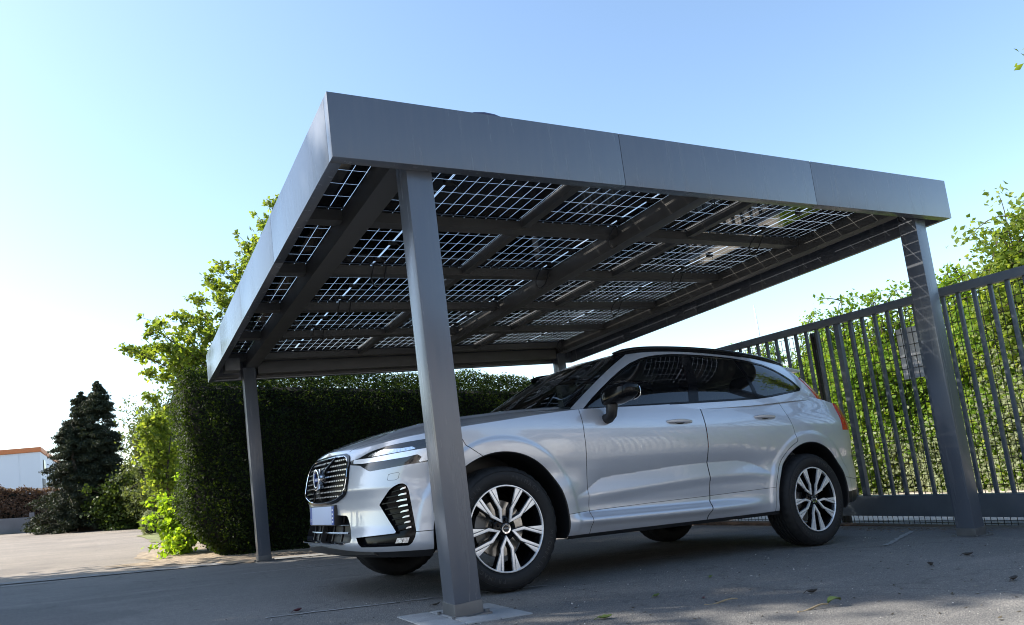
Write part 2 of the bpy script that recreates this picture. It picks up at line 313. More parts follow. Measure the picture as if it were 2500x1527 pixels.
# glass-glass solar panels: opaque black cells, clear gaps
def panelmat():
    m=D.materials.new('solar_glass'); m.use_nodes=True; n=m.node_tree.nodes; l=m.node_tree.links; b=n['Principled BSDF']
    b.inputs['Base Color'].default_value=(.004,.005,.008,1); b.inputs['Roughness'].default_value=.05; b.inputs['IOR'].default_value=1.42; b.inputs['Specular IOR Level'].default_value=.5
    tc=n.new('ShaderNodeTexCoord'); sp=n.new('ShaderNodeSeparateXYZ'); l.new(tc.outputs['Object'],sp.inputs[0])
    def M(op,a,c=None,d=None):
        x=n.new('ShaderNodeMath'); x.operation=op
        for i,v in enumerate((a,c,d)):
            if v is None: continue
            if isinstance(v,(int,float)): x.inputs[i].default_value=v
            else: l.new(v,x.inputs[i])
        return x.outputs[0]
    ax=M('ABSOLUTE',sp.outputs[0]); px,py=.0868,.1745
    u=M('SUBTRACT',ax,.0065)                       # clear band in the middle of the module
    fx=M('PINGPONG',u,px/2); gx=M('LESS_THAN',fx,.0014)
    fy=M('PINGPONG',sp.outputs[1],py/2); gy=M('LESS_THAN',fy,.0014)
    mid=M('LESS_THAN',ax,.0065); rib=M('LESS_THAN',ax,.0017)
    endm=M('GREATER_THAN',u,px*9+.013)
    gap=M('MAXIMUM',M('MAXIMUM',gx,gy),M('MAXIMUM',mid,endm)); gap=M('MULTIPLY',gap,M('SUBTRACT',1,rib))
    t0=n.new('ShaderNodeBsdfTransparent'); t0.inputs[0].default_value=(.95,.95,.95,1); tl_=n.new('ShaderNodeBsdfTranslucent'); tl_.inputs[0].default_value=(.95,.94,.92,1)
    t=n.new('ShaderNodeMixShader'); t.inputs[0].default_value=.22; l.new(t0.outputs[0],t.inputs[1]); l.new(tl_.outputs[0],t.inputs[2])
    x=n.new('ShaderNodeMixShader'); l.new(gap,x.inputs[0]); l.new(b.outputs[0],x.inputs[1]); l.new(t.outputs[0],x.inputs[2]); l.new(x.outputs[0],n['Material Output'].inputs[0])
    return m
MT['panel']=panelmat()
pm=MB(); pm.add([(-.806,-.5245,0),(.806,-.5245,0),(.806,.5245,0),(-.806,.5245,0)],[(0,1,2,3)]); pme=pm.mesh('solar_panel'); pme.materials.append(MT['panel'])
fr=MB(); 
for a,c in [((-.8105,-.5265,-.006),(.8105,-.5246,.012)),((-.8105,.5246,-.006),(.8105,.5265,.012)),((-.8105,-.5245,-.006),(-.8061,.5245,.012)),((.8061,-.5245,-.006),(.8105,.5245,.012))]: fr.box(a,c)
frm=fr.mesh('panel_edge'); frm.materials.append(MT['black'])
jb=MB(); jb.box((-.028,-.022,-.020),(.028,.022,-.003)); jb.tube([(.02,0,-.012),(.06,.02,-.02),(.09,.05,-.014)],.003,6)
jbm=jb.mesh('junction_box'); jbm.materials.append(MT['black'])
PCX=[-.058,1.572,3.198]
for i in range(3):
    for j in range(5):
        cx=PCX[i]; cy=(PY[j]+PY[j+1])/2+.006
        o=D.objects.new('solar_panel',pme); COL.objects.link(o); o.parent=cp
        o.location=(cx-cp_off[0],cy-cp_off[1],PZ+float(sl_(cx,cy))-cp_off[2]); o.rotation_euler=(-.029,-.005,0)
        e=D.objects.new('panel_edge',frm); COL.objects.link(e); e.parent=o
        for yy in (-.36,0.02,.38):
            q=D.objects.new('junction_box',jbm); COL.objects.link(q); q.parent=o; q.location=(0,yy,0); q.rotation_euler=(0,0,random.choice([0,math.pi,.3]))
for a,c in [((4.009,Y0+.067,PZ+.002),(X1-.041,Y1-.067,PZ+.006)),((X0+.061,Y0+.067,PZ+.002),(-.869,Y1-.067,PZ+.006)),((-.868,Y0+.067,PZ+.002),(4.008,-.472,PZ+.006)),((-.868,4.802,PZ+.002),(4.008,Y1-.067,PZ+.006))]:
    b=MB(); b.box(a,c,sl_); cpart(b,'edge_flashing',MT['steel_dark'],0)
# cables
def loop(pts,r=.004): 
    b=MB(); P=np.array(pts,float); Q=[]
    for t in np.linspace(0,len(P)-1.001,len(P)*7):
        i=int(t); u=t-i; p0=P[max(i-1,0)];p1=P[i];p2=P[i+1];p3=P[min(i+2,len(P)-1)]
        Q.append(.5*((2*p1)+(-p0+p2)*u+(2*p0-5*p1+4*p2-p3)*u*u+(-p0+3*p1-3*p2+p3)*u**3))
    b.tube(Q,r,6); o=b.build('cable',MT['black'],cp,True); o.matrix_parent_inverse=Matrix.Translation(-cp.location)
for (x,y) in [(-.02,.58),(-.02,1.64),(-.02,2.69),(-.02,3.74),(1.55,1.64),(1.6,.58),(3.2,.58),(3.2,1.64),(3.2,2.69)]:
    z=2.44+float(sl_(x,y)); loop([(x-.05,y-.10,z+.07),(x-.05,y+.02,z-.02),(x-.01,y+.05,z-.085),(x+.05,y+.03,z-.05),(x+.06,y-.06,z+.07)],.0055)
loop([(1.83,-.50,2.50),(1.86,-.35,2.40),(1.92,-.20,2.45),(2.02,-.10,2.42),(2.10,0,2.50)]); loop([(1.9,-.3,2.5),(1.98,-.2,2.43),(2.05,-.12,2.5)])
loop([(3.55,-.47,2.5),(3.62,-.38,2.43),(3.74,-.36,2.40),(3.80,-.44,2.48)]); loop([(3.72,-.47,2.42),(3.80,-.40,2.31),(3.87,-.50,2.35),(3.90,-.52,2.44)],.005)
loop([(3.79,4.7,2.39),(3.70,4.72,2.36),(3.67,4.72,2.28),(3.72,4.72,2.22),(3.80,4.73,2.26)],.008)
# small blue tarp end on the near roof edge
b=MB(); b.tube([(-.24,-.585,2.583),(-.19,-.585,2.594),(-.13,-.585,2.599),(-.07,-.585,2.597),(-.02,-.585,2.588),(.06,-.585,2.580)],[.004,.010,.013,.012,.009,.004],8); MT['blue']=mat('blue_cover',(.045,.06,.13),.5); cpart(b,'cable_cover',MT['blue'],0,True)
# ================================================================ gate and fence
fe=empty('metal_gate',(4.75,0,float(gz(4.75,0))),'long anthracite metal sliding gate with square upright bars behind the car','gate')
def fpart(b,name,m,bev=.003,par=fe):
    o=b.build(name,m,par,False,bev); o.matrix_parent_inverse=Matrix.Translation(-par.location); return o
GY0,GY1=-5.5,6.5
b=MB(); b.box((4.71,GY0,1.752),(4.79,GY1,1.832)); fpart(b,'top_rail',MT['fence'],.006)
b=MB(); b.box((4.70,GY0,-.258),(4.80,GY1,-.056)); fpart(b,'bottom_rail',MT['fence'],.006)
b=MB(); k=0
for i in range(-46,42):
    y=.30-.023+i*.1365
    if GY0+.1<y<GY1-.1 and not (.93<y<1.06): 
        o=MB(); o.box((4.735,y+.008,-.0555),(4.765,y+.038,1.7515)); fpart(o,'bar',MT['fence'],.004)
o=MB(); o.box((4.722,.975,-.0555),(4.778,1.030,1.7515)); fpart(o,'post',MT['fence'],.006)
# guide post and ground track
gp=MB(); gp.box((4.86,1.33,float(gz(4.9,1.3))-.05),(4.90,1.375,1.74)); gp.box((4.86,1.395,float(gz(4.9,1.3))-.05),(4.90,1.43,1.74)); gp.box((4.868,1.3755,1.55),(4.89,1.3945,1.70)); gpo=gp.build('guide_post',MT['black'],None,False,.005)
tag(gpo,'black twin guide post standing just behind the gate bars','post')
tr=MB(); tr.box((4.66,GY0,-.40),(4.80,GY1,-.345)); tro=tr.build('gate_track',mat('rusty_track',(.09,.06,.045),.85,.2,var=(12,.4,6)),None,False,.004); tag(tro,'brown steel track lying on the ground under the gate','track')
# welded wire mesh fence just behind the gate
wf=empty('wire_fence',(4.86,0,-.37),'thin dark welded wire mesh fence behind the gate bars','fence')
b=MB(); 
def wire(a,c,r=.0022):
    d=np.array(c)-np.array(a); ax=int(np.argmax(np.abs(d))); lo=np.minimum(a,c).astype(float); hi=np.maximum(a,c).astype(float)
    for q in range(3):
        if q!=ax: lo[q]-=r; hi[q]+=r
    b.box(lo,hi)
for y in np.arange(GY0,GY1,.0545):
    if not 1.28<y<1.47: wire((4.835,y,-.375),(4.835,y,1.74))
for z in np.arange(-.335,1.75,.115): wire((4.8405,GY0,z),(4.8405,GY1,z),.0028)
fpart(b,'wire_panel',MT['black'],0,wf)
for y in (-4.4,-1.9,3.4,5.9):
    b=MB(); b.box((4.85,y,-.6),(4.90,y+.05,1.74)); fpart(b,'post',MT['fence'],.004,wf)
sg=MB(); sg.box((4.8495,.11,1.06),(4.8545,.45,1.56)); sgo=sg.build('sign',mat('sign_back',(.88,.88,.92),.45,.3,var=(3,.06,3)),None,False,.002); tag(sgo,'blank pale grey rectangular sign plate hung on the wire mesh','sign')

YC=.944
def pchip(xs,ys,x):
    xs=np.asarray(xs,float); ys=np.asarray(ys,float); x=np.clip(np.asarray(x,float),xs[0],xs[-1])
    h=np.diff(xs); d=np.diff(ys)/h; m=np.zeros(len(xs))
    m[0]=d[0]; m[-1]=d[-1]
    for i in range(1,len(xs)-1):
        if d[i-1]*d[i]>0:
            w1=2*h[i]+h[i-1]; w2=h[i]+2*h[i-1]; m[i]=(w1+w2)/(w1/d[i-1]+w2/d[i])
    i=np.clip(np.searchsorted(xs,x)-1,0,len(xs)-2); t=(x-xs[i])/h[i]
    return ((1+2*t)*(1-t)**2*ys[i]+t*(1-t)**2*h[i]*m[i]+t*t*(3-2*t)*ys[i+1]+t*t*(t-1)*h[i]*m[i+1])
def sstep(a,b,x):
    t=np.clip((x-a)/(b-a),0,1); return t*t*(3-2*t)
# reference plan curve (x,h), from front centre round the side to rear centre, by arc length
def _plan():
    pts=[]
    W=.948; xf=-.835; Lf=.80; nf=2.9; xr=3.86; Lr=.72; nr=2.9
    for th in np.linspace(0,np.pi/2,400)[:-1]:
        pts.append((xf+Lf*(1-np.cos(th)**(2/nf)), W*np.sin(th)**(2/nf)))
    for x in np.linspace(xf+Lf,xr-Lr,300): pts.append((x,W))
    for th in np.linspace(np.pi/2,0,400)[1:]:
        pts.append((xr-Lr*(1-np.cos(th)**(2/nr)), W*np.sin(th)**(2/nr)))
    p=np.array(pts)
    p[:,1]-=.012*sstep(.7,-.5,p[:,0])*p[:,1]/W+.016*sstep(2.7,3.5,p[:,0])*p[:,1]/W
    s=np.r_[0,np.cumsum(np.hypot(*np.diff(p,axis=0).T))]
    return p,s
PLAN,PS=_plan(); SMAX=PS[-1]
S0=float(np.interp(0,PLAN[:,0][:700],PS[:700]))   # arc length at x=0 on side
_sg=np.linspace(0,SMAX,900)
def _sm(a):
    k=np.ones(13)/13; b=np.pad(a,6,mode='edge'); return np.convolve(b,k,'valid')
_px=np.interp(_sg,PS,PLAN[:,0]); _ph=np.interp(_sg,PS,PLAN[:,1])
_nx=-np.gradient(_ph,_sg); _nh=np.gradient(_px,_sg)
_nx=_sm(_sm(_nx)); _nh=_sm(_sm(_nh)); _l=np.hypot(_nx,_nh); _nx/=_l; _nh/=_l
def zbot(x): return pchip([-.84,-.7,-.45,-.3,.3,.6,2.3,3.2,3.5,3.8],[.262,.255,.25,.26,.262,.262,.275,.30,.32,.34],x)
def zbelt(x): return pchip([-.84,-.75,-.6,-.4,-.2,0,.3,.64,1.2,1.75,2.4,2.8,3.0,3.2,3.45,3.6,3.8],
                         [.878,.897,.922,.948,.976,1.002,1.042,1.079,1.108,1.139,1.174,1.205,1.212,1.19,1.15,1.14,1.13],x)
ZF=[.2,.27,.30,.335,.365,.44,.52,.58,.632,.645,.66,.70,.78,.85,.90,.95]; OF=[-.09,-.055,-.022,-.003,-.005,-.024,-.027,-.020,-.006,-.002,-.003,-.009,-.026,-.055,-.09,-.12]
ZS=[.2,.235,.265,.29,.33,.350,.362,.375,.40,.425,.45,.50,.60,.70,.78,.86,.95,1.0,1.05,1.10,1.17,1.25]
OS=[-.16,-.11,-.070,-.050,-.026,-.007,0,-.003,-.026,-.047,-.048,-.043,-.034,-.018,-.005,0,-.006,-.016,-.034,-.056,-.083,-.115]
ZR=[.2,.30,.34,.42,.55,.66,.70,.85,1.0,1.08,1.15,1.25]; OR=[-.2,-.10,-.05,-.01,0,-.004,-.03,-.035,-.045,-.06,-.09,-.14]
def crease(x): return pchip([.45,.60,.76,1.07,1.7,2.0,2.15,2.30,2.42],[.50,.548,.628,.655,.695,.698,.680,.63,.575],x)
RW=.366; WB=2.865
def shell(s,z):
    """s: arc length, z: height -> x,h"""
    s=np.asarray(s,float); z=np.asarray(z,float)
    px=np.interp(s,_sg,_px); ph=np.interp(s,_sg,_ph); nx=np.interp(s,_sg,_nx); nh=np.interp(s,_sg,_nh)
    wf=np.where(nx<0,nx*nx,0); wr=np.where(nx>0,nx*nx,0); ws=nh*nh
    o=wf*pchip(ZF,OF,z)+wr*pchip(ZR,OR,z)
    # side skirt only between the wheels
    os_=pchip(ZS,OS,z)
    plain=pchip([.2,.26,.32,.45,.6,.78],[-.12,-.05,-.022,-.014,-.01,-.004],z)
    k=sstep(.40,.66,px)*(1-sstep(1.78,2.44,px))
    os_=np.where(z<.62, k*os_+(1-k)*np.minimum(plain,0), os_+ (1-k)*0)
    blend=sstep(.56,.70,z); full=pchip(ZS,OS,z)
    os_=(k*full+(1-k)*plain)*(1-blend)+full*blend
    # door scallop
    zc=crease(px); zl=pchip([.50,.546,.76,1.07,1.7,2.1,2.40],[.52,.520,.532,.553,.592,.600,.586],px); w=np.clip(zc-zl,.0,.2)*sstep(.50,.56,px)*(1-sstep(2.30,2.42,px))
    d=z-zc; A=.155*w; B=.115*w; e=z-zl
    os_=os_+np.where(d>0,-A*np.clip(1-d/.14,0,1)**2,np.where(e>0,B-(A+B)*np.clip(e/np.maximum(w,1e-4),0,1),B*np.clip(1+e/.07,0,1)**2*(3-2*np.clip(1+e/.07,0,1))))
    # wheel arch flares
    for xc,ex in ((0,0),(WB,0)):
        r=np.hypot(px-xc,(z-RW)); 
        f=1-sstep(.526,.541,r); side=sstep(.25,.34,z)
        os_=os_+side*(.0075*f+.004*(1-sstep(.45,.60,r)))
    o=o+ws*os_
    x=px+nx*o; h=ph+nh*o
    return x,np.maximum(h,0)
def shell_pt(s,v):
    px=np.interp(s,_sg,_px); zb=zbot(px); zt=zbelt(px); z=zb+(zt-zb)*v
    x,h=shell(s,z); return x,h,z
# centreline of bonnet
def zhood(x): return pchip([-.84,-.76,-.7,-.6,-.45,-.2,0,.3,.6],[.876,.905,.934,.972,1.020,1.072,1.098,1.130,1.145],x)
# cabin rings
def cspline(P,n):
    P=np.array(P,float); t=np.r_[0,np.cumsum(np.linalg.norm(np.diff(P,axis=0),axis=1)**.7)]
    N=len(P); h=np.diff(t); A=np.zeros((N,N)); B=np.zeros((N,P.shape[1])); A[0,0]=A[-1,-1]=1
    for i in range(1,N-1):
        A[i,i-1]=h[i-1];A[i,i]=2*(h[i-1]+h[i]);A[i,i+1]=h[i]; B[i]=6*((P[i+1]-P[i])/h[i]-(P[i]-P[i-1])/h[i-1])
    M=np.linalg.solve(A,B); out=[]
    for i in range(N-1):
        for a in np.linspace(0,1,n,endpoint=False):
            u=a*h[i]; w=h[i]-u
            out.append(M[i]*w**3/(6*h[i])+M[i+1]*u**3/(6*h[i])+(P[i]/h[i]-M[i]*h[i]/6)*w+(P[i+1]/h[i]-M[i+1]*h[i]/6)*u)
    out.append(P[-1]); return np.array(out)
CB=[(.50,-.30,1.085),(.50,0,1.085),(.51,.30,1.082),(.54,.58,1.076),(.565,.765,1.07),(.60,.845,1.068),(.80,.866,1.075),(1.2,.878,1.100),(1.75,.885,1.131),(2.4,.882,1.166),(2.8,.868,1.198),(3.1,.835,1.21),(3.34,.77,1.20),(3.50,.64,1.19),(3.58,.40,1.185),(3.60,0,1.185),(3.60,-.4,1.185)]
CT=[(1.28,-.30,1.560),(1.28,0,1.560),(1.285,.26,1.559),(1.300,.44,1.554),(1.29,.545,1.552),(1.345,.592,1.545),(1.42,.612,1.552),(1.62,.628,1.568),(1.95,.634,1.578),(2.4,.630,1.572),(2.75,.620,1.557),(2.98,.606,1.534),(3.15,.580,1.512),(3.26,.49,1.503),(3.31,.30,1.507),(3.32,0,1.51),(3.32,-.3,1.507)]
NSP=14
def cab_curves():
    b=cspline(CB,NSP)[NSP:-NSP]; t=cspline(CT,NSP)[NSP:-NSP]
    b[0,1]=t[0,1]=b[-1,1]=t[-1,1]=0
    return b,t
CBC,CTC=cab_curves()
def cabin(i,t):
    """i: float index on the curves, t 0..1 (belt to roof edge)"""
    k=np.arange(len(CBC)); b=np.stack([np.interp(i,k,CBC[:,c]) for c in range(3)],-1); q=np.stack([np.interp(i,k,CTC[:,c]) for c in range(3)],-1)
    t=np.asarray(t,float)[...,None]
    p=b+(q-b)*t
    # bulge along outward plan normal
    g=np.stack([np.interp(i,k,np.gradient(CBC[:,c])) for c in range(3)],-1)
    n=np.stack([-g[...,1],g[...,0],np.zeros_like(g[...,0])],-1); n/=np.linalg.norm(n,axis=-1,keepdims=True)+1e-9
    side=np.abs(n[...,1:2])
    bul=(.045*side+.014*(1-side))
    return p+n*bul*(4*t*(1-t))*.6+np.array([0,0,1.])*(.008*(1-side))*(4*t*(1-t))*.6
# ================================================================ the car
MCW=Matrix([[0.9963222,-0.0438532,0.0736142],[0.0428102,0.9989600,0.0156878],[-0.0742256,-0.0124786,0.9971634]]).to_4x4()
car=empty('parked_car',(0,0,0),'silver five-door SUV with machined alloy wheels parked under the solar carport','car')
CORG=np.array([1.43,YC,0.])
car.matrix_world=MCW@Matrix.Translation(CORG)
def place(o,par=car):           # geometry is written in car coordinates
    o.parent=par; o.matrix_parent_inverse=Matrix.Translation(-CORG) if par is car else Matrix.Identity(4); return o
def cb(b,name,m,par=car,smooth=False,bevel=0,seg=2): return place(b.build(name,m,None,smooth,bevel,seg),par)
def pseg(P,A,B):
    d=B-A; t=np.clip(((P-A)@d)/(d@d+1e-12),0,1); return np.linalg.norm(P-(A+t[:,None]*d),axis=1)
def sdpoly(poly):
    poly=np.array(poly,float)
    def f(P):
        d=np.full(len(P),1e9); ins=np.zeros(len(P),bool)
        for A,B in zip(poly,np.roll(poly,-1,0)):
            d=np.minimum(d,pseg(P,A,B)); c=((A[1]>P[:,1])!=(B[1]>P[:,1]))&(P[:,0]<(B[0]-A[0])*(P[:,1]-A[1])/(B[1]-A[1]+1e-15)+A[0]); ins^=c
        return np.where(ins,-d,d)
    return f
def sdline(pts,w):
    pts=np.array(pts,float)
    def f(P):
        d=np.full(len(P),1e9)
        for A,B in zip(pts[:-1],pts[1:]): d=np.minimum(d,pseg(P,A,B))
        return d-w
    return f
class Skin:
    """parametric surface cut into parts along outlines given in parameter space"""
    def __init__(s,P,F,pos,key=None,nor=None): s.P=np.array(P,float); s.F=F; s.pos=pos; s.key=key or (lambda p:p); s.nor=nor
    def cut(s,faces,fn):
        d=fn(s.key(s.P)); ed={}
        for f in faces:
            sg=[d[i]<0 for i in f]
            if any(sg) and not all(sg):
                for a,b in zip(f,f[1:]+f[:1]):
                    if (d[a]<0)!=(d[b]<0): ed.setdefault((min(a,b),max(a,b)),0)
        if ed:
            K=np.array(list(ed)); a,b=s.P[K[:,0]],s.P[K[:,1]]; da,db=d[K[:,0]],d[K[:,1]]; lo=np.zeros(len(K)); hi=np.ones(len(K)); t=da/(da-db)
            for _ in range(4):
                t=np.clip(t,.02,.98); m=a+(b-a)*t[:,None]; dm=fn(s.key(m)); same=(dm<0)==(da<0); lo=np.where(same,t,lo); hi=np.where(same,hi,t); 
                dl=np.where(same,dm,da); da2=np.where(same,dm,da); t=np.where(same,t+(hi-t)*np.abs(dm)/(np.abs(dm)+np.abs(db)+1e-12),lo+(t-lo)*np.abs(da)/(np.abs(da)+np.abs(dm)+1e-12))
            t=np.clip(t,.02,.98); n0=len(s.P); s.P=np.concatenate([s.P,a+(b-a)*t[:,None]])
            for i,k in enumerate(ed): ed[k]=n0+i
        I=[];O=[]
        for f in faces:
            sg=[d[i]<0 for i in f]
            if all(sg): I.append(f); continue
            if not any(sg): O.append(f); continue
            fi=[];fo=[]
            for a,b in zip(f,f[1:]+f[:1]):
                (fi if d[a]<0 else fo).append(a)
                if (d[a]<0)!=(d[b]<0): v=ed[(min(a,b),max(a,b))]; fi.append(v); fo.append(v)
            if len(fi)>2: I.append(tuple(fi))
            if len(fo)>2: O.append(tuple(fo))
        return I,O
    def verts(s,idx,off=0):
        p=s.P[idx]; v=s.pos(p)
        if off: v=v+s.nor(p)*off
        return v
    def build(s,faces,name,m,par=car,off=0,walls=0,sides=(1,),joined=False,skip_wall=None):
        if not faces: return None
        used=sorted({i for f in faces for i in f}); mp={v:i for i,v in enumerate(used)}; used=np.array(used); V=s.verts(used,off); F=[tuple(mp[i] for i in f) for f in faces]
        if walls:
            cnt={}
            for f in F:
                for a,b in zip(f,f[1:]+f[:1]): cnt[(a,b)]=1
            bd=[(a,b) for a,b in cnt if (b,a) not in cnt]; bv=sorted({i for e in bd for i in e}); n0=len(V); mb={v:n0+i for i,v in enumerate(bv)}
            V=np.concatenate([V,s.verts(used[bv],off+walls)]); F+= [(b,a,mb[a],mb[b]) for a,b in bd]
        out=[]; data=[]
        for sg in sides:
            W=V.copy(); W[:,1]=YC-sg*V[:,1]; data.append((W,[f if sg>0 else f[::-1] for f in F]))
        if joined:
            W=np.concatenate([d[0] for d in data]); FF=[];n=0
            for w,f in data: FF+= [tuple(i+n for i in q) for q in f]; n+=len(w)
            data=[(W,FF)]
        for W,f in data:
            me=D.meshes.new(name); me.from_pydata(W.tolist(),[],f); me.update()
            if joined: 
                bm=bmesh.new(); bm.from_mesh(me); bmesh.ops.remove_doubles(bm,verts=bm.verts,dist=.0004); bm.to_mesh(me); bm.free()
            o=link(name,me,m,None,True)
            if walls: me.set_sharp_from_angle(angle=R(50))
            out.append(place(o,par))
        return out
# ---- lower shell
def grid(us,vs):
    U,Vv=np.meshgrid(us,vs,indexing='ij'); n,m=U.shape; i=np.arange(n*m).reshape(n,m)
    F=np.stack([i[:-1,:-1],i[1:,:-1],i[1:,1:],i[:-1,1:]],-1).reshape(-1,4); return np.stack([U,Vv],-1).reshape(-1,2),[tuple(int(k) for k in f) for f in F]
us=np.linspace(0,SMAX,470); vs=np.linspace(0,1,74); P0,F0=grid(us,vs)
px=np.interp(P0[:,0],_sg,_px); zb=zbot(px); P0[:,1]=zb+(zbelt(px)-zb)*P0[:,1]      # params are (arc length, height)
def spos(p):
    x,h=shell(p[:,0],p[:,1]); return np.stack([x,h,p[:,1]],1)
def snor(p):
    e=.004; a=spos(p+[e,0])-spos(p-[e,0]); b=spos(p+[0,e])-spos(p-[0,e]); n=np.cross(b,a); n/=np.linalg.norm(n,axis=1,keepdims=True)+1e-9
    sgn=np.sign((n[:,0]*np.interp(p[:,0],_sg,_nx)+n[:,1]*np.interp(p[:,0],_sg,_nh))); return n*sgn[:,None]
SK=Skin(P0,F0,spos,None,snor)
HEAD=[(.435,.823),(.500,.826),(.538,.833),(.585,.848),(.646,.865),(.745,.881),(.860,.893),(1.0,.905),(1.13,.915),(1.235,.918),(1.215,.875),(1.13,.815),(1.075,.787),(1.020,.776),(.913,.767),(.758,.752),(.650,.745),(.560,.785),(.452,.796)]
DRL=[(.478,.823),(.654,.823),(.758,.830),(.904,.842),(1.012,.853),(1.05,.857),(1.055,.79),(1.020,.784),(.964,.775),(.990,.806),(.964,.821),(.900,.810),(.758,.800),(.577,.795),(.491,.800)]
DRLUP=[(.654,.850),(.745,.866),(.865,.862),(.935,.868),(.96,.855),(.913,.847),(.758,.835),(.600,.828)]
VENT=[(.710,.551),(.788,.633),(.818,.652),(.852,.664),(.878,.662),(.893,.650),(.904,.626),(.938,.394),(.930,.362),(.913,.333),(.891,.317),(.568,.318),(.548,.338),(.525,.373),(.822,.390)]
INTAKE=[(-.1,.508),(.293,.506),(.385,.502),(.410,.495),(.428,.470),(.480,.372),(.470,.346),(.387,.338),(-.1,.338)]
GRILLE=[(-.1,.880),(.129,.879),(.344,.872),(.392,.861),(.418,.845),(.452,.794),(.462,.720),(.456,.650),(.440,.632),(.405,.612),(.293,.583),(.20,.574),(-.1,.570)]
GRIN=[(-.1,.862),(.159,.862),(.336,.857),(.383,.843),(.412,.82),(.430,.79),(.438,.72),(.432,.660),(.40,.632),(.293,.604),(.18,.592),(-.1,.588)]
D1=[(2.100,1.30),(2.101,1.064),(2.098,.896),(2.109,.655),(2.120,.524),(2.120,.423),(2.112,.297),(2.112,.10)]
D2=[(3.224,1.30),(3.222,1.138),(3.207,1.006),(3.203,.742),(3.214,.542),(3.212,.440),(3.160,.320),(3.150,.10)]
SX=S0
D3=[(SX+2.60,1.30),(SX+2.645,1.13),(SX+2.69,.94),(SX+2.700,.84)]
arc=[(SX+WB+.485*math.cos(a),RW+.485*math.sin(a)) for a in np.linspace(math.radians(110),math.radians(172),14)]
D3=D3+arc+[(SX+2.375,.36),(SX+2.36,.10)]
DOOR1=D1+D2[::-1]; DOOR2=D2+D3[::-1]
F=SK.F
def arch(xc,r,squash=1.0):
    def f(p):
        x,h=shell(p[:,0],p[:,1]); d=np.hypot((x-xc)*squash,p[:,1]-RW)-r; return np.where(h>.45,d,9.)
    return f
for xc,r in ((0,.450),(WB,.455)): _,F=SK.cut(F,arch(xc,r))
LIP={}
gr,F=SK.cut(F,sdpoly(GRILLE)); grin,grf=SK.cut(gr,sdpoly(GRIN))
intk,F=SK.cut(F,sdpoly(INTAKE)); vent,F=SK.cut(F,sdpoly(VENT)); head,F=SK.cut(F,sdpoly(HEAD))
drl,head=SK.cut(head,sdpoly(DRL)); drlu,head=SK.cut(head,sdpoly(DRLUP))
GAP=.0044
def seamline(K,F,pts,w):
    pts=np.array(pts,float); P=K.key(K.P); best=np.full(len(P),1e9); sg=np.zeros(len(P)); ins=np.zeros(len(P),bool)
    for A,B in zip(pts[:-1],pts[1:]):
        dd=B-A; L=np.linalg.norm(dd); t=((P-A)@dd)/L**2; tc=np.clip(t,0,1); q=np.linalg.norm(P-(A+tc[:,None]*dd),axis=1); cr=(dd[0]*(P[:,1]-A[1])-dd[1]*(P[:,0]-A[0]))/L
        m=q<best; best=np.where(m,q,best); sg=np.where(m,np.sign(cr)*q,sg); ins=np.where(m,(t>=0)&(t<=1),ins)
    loc=[];rest=[]
    for f in F:
        (loc if max(best[i] for i in f)<.045 and any(ins[i] for i in f) else rest).append(f)
    def sd(P):
        best=np.full(len(P),1e9); s_=np.zeros(len(P))
        for A,B in zip(pts[:-1],pts[1:]):
            dd=B-A; L=np.linalg.norm(dd); t=np.clip(((P-A)@dd)/L**2,0,1); q=np.linalg.norm(P-(A+t[:,None]*dd),axis=1); cr=(dd[0]*(P[:,1]-A[1])-dd[1]*(P[:,0]-A[0]))/L
            m=q<best; best=np.where(m,q,best); s_=np.where(m,np.where(cr>=0,q,-q),s_)
        return s_
    a,b=K.cut(loc,lambda P: sd(P)); c,d_=K.cut(b,lambda P: sd(P)-w)
    return c,rest+a+d_
gap=[]
I_,O_=SK.cut(F,lambda p: np.where((p[:,0]>S0+.4)&(p[:,0]<S0+2.45),p[:,1]-crease(p[:,0]-S0),p[:,1]-.6)); F=I_+O_
for ln,w in (([(1.225,.90),(1.248,.858),(1.291,.828),(1.347,.792)],GAP),([(.938,.389),(1.046,.391),(1.12,.393)],GAP),([(S0+3.30,.52),(S0+3.50,.50),(SMAX,.49)],GAP),([(S0+3.56,.53),(S0+3.56,1.2)],GAP),
    ([(1.86,.411),(1.933,.414),(2.127,.424),(2.635,.441),(3.211,.456),(3.879,.480)],.003)):
    g_,F=seamline(SK,F,ln,w); gap+=g_
w_,F=SK.cut(F,sdpoly([(.784,.721),(.857,.729),(.844,.690),(.822,.684),(.775,.685)])); wi,wr=SK.cut(w_,lambda p: sdpoly([(.784,.721),(.857,.729),(.844,.690),(.822,.684),(.775,.685)])(p)+.0018); gap+=wr; F=F+wi
tl,F=SK.cut(F,sdpoly([(4.855,.915),(5.50,.93),(5.50,1.0),(5.16,1.05),(5.10,1.30),(4.93,1.30),(4.895,1.10)]))
sill,F=SK.cut(F,lambda p: p[:,1]-pchip([0,.9,1.3,1.9,2.4,3.9,4.3,4.8,SMAX],[.288,.288,.290,.283,.287,.304,.33,.40,.44],p[:,0]))
d1,F=SK.cut(F,sdpoly(DOOR1)); d2,F=SK.cut(F,sdpoly(DOOR2))
d1,g_=SK.cut(d1,lambda p: sdpoly(DOOR1)(p)+GAP); gap+=g_
d2,g_=SK.cut(d2,lambda p: sdpoly(DOOR2)(p)+GAP); gap+=g_
PT=MT['paint']
SK.build(F,'body_shell',PT,sides=(1,-1),joined=True)
doorL=SK.build(d1,'front_door',PT,sides=(1,-1)); doorR=SK.build(d2,'rear_door',PT,sides=(1,-1))
SK.build(gap,'shut_line',MT['black'],off=-.004,sides=(1,-1),joined=True)
SK.build(sill,'sill_trim',MT['black'],sides=(1,-1),joined=True)
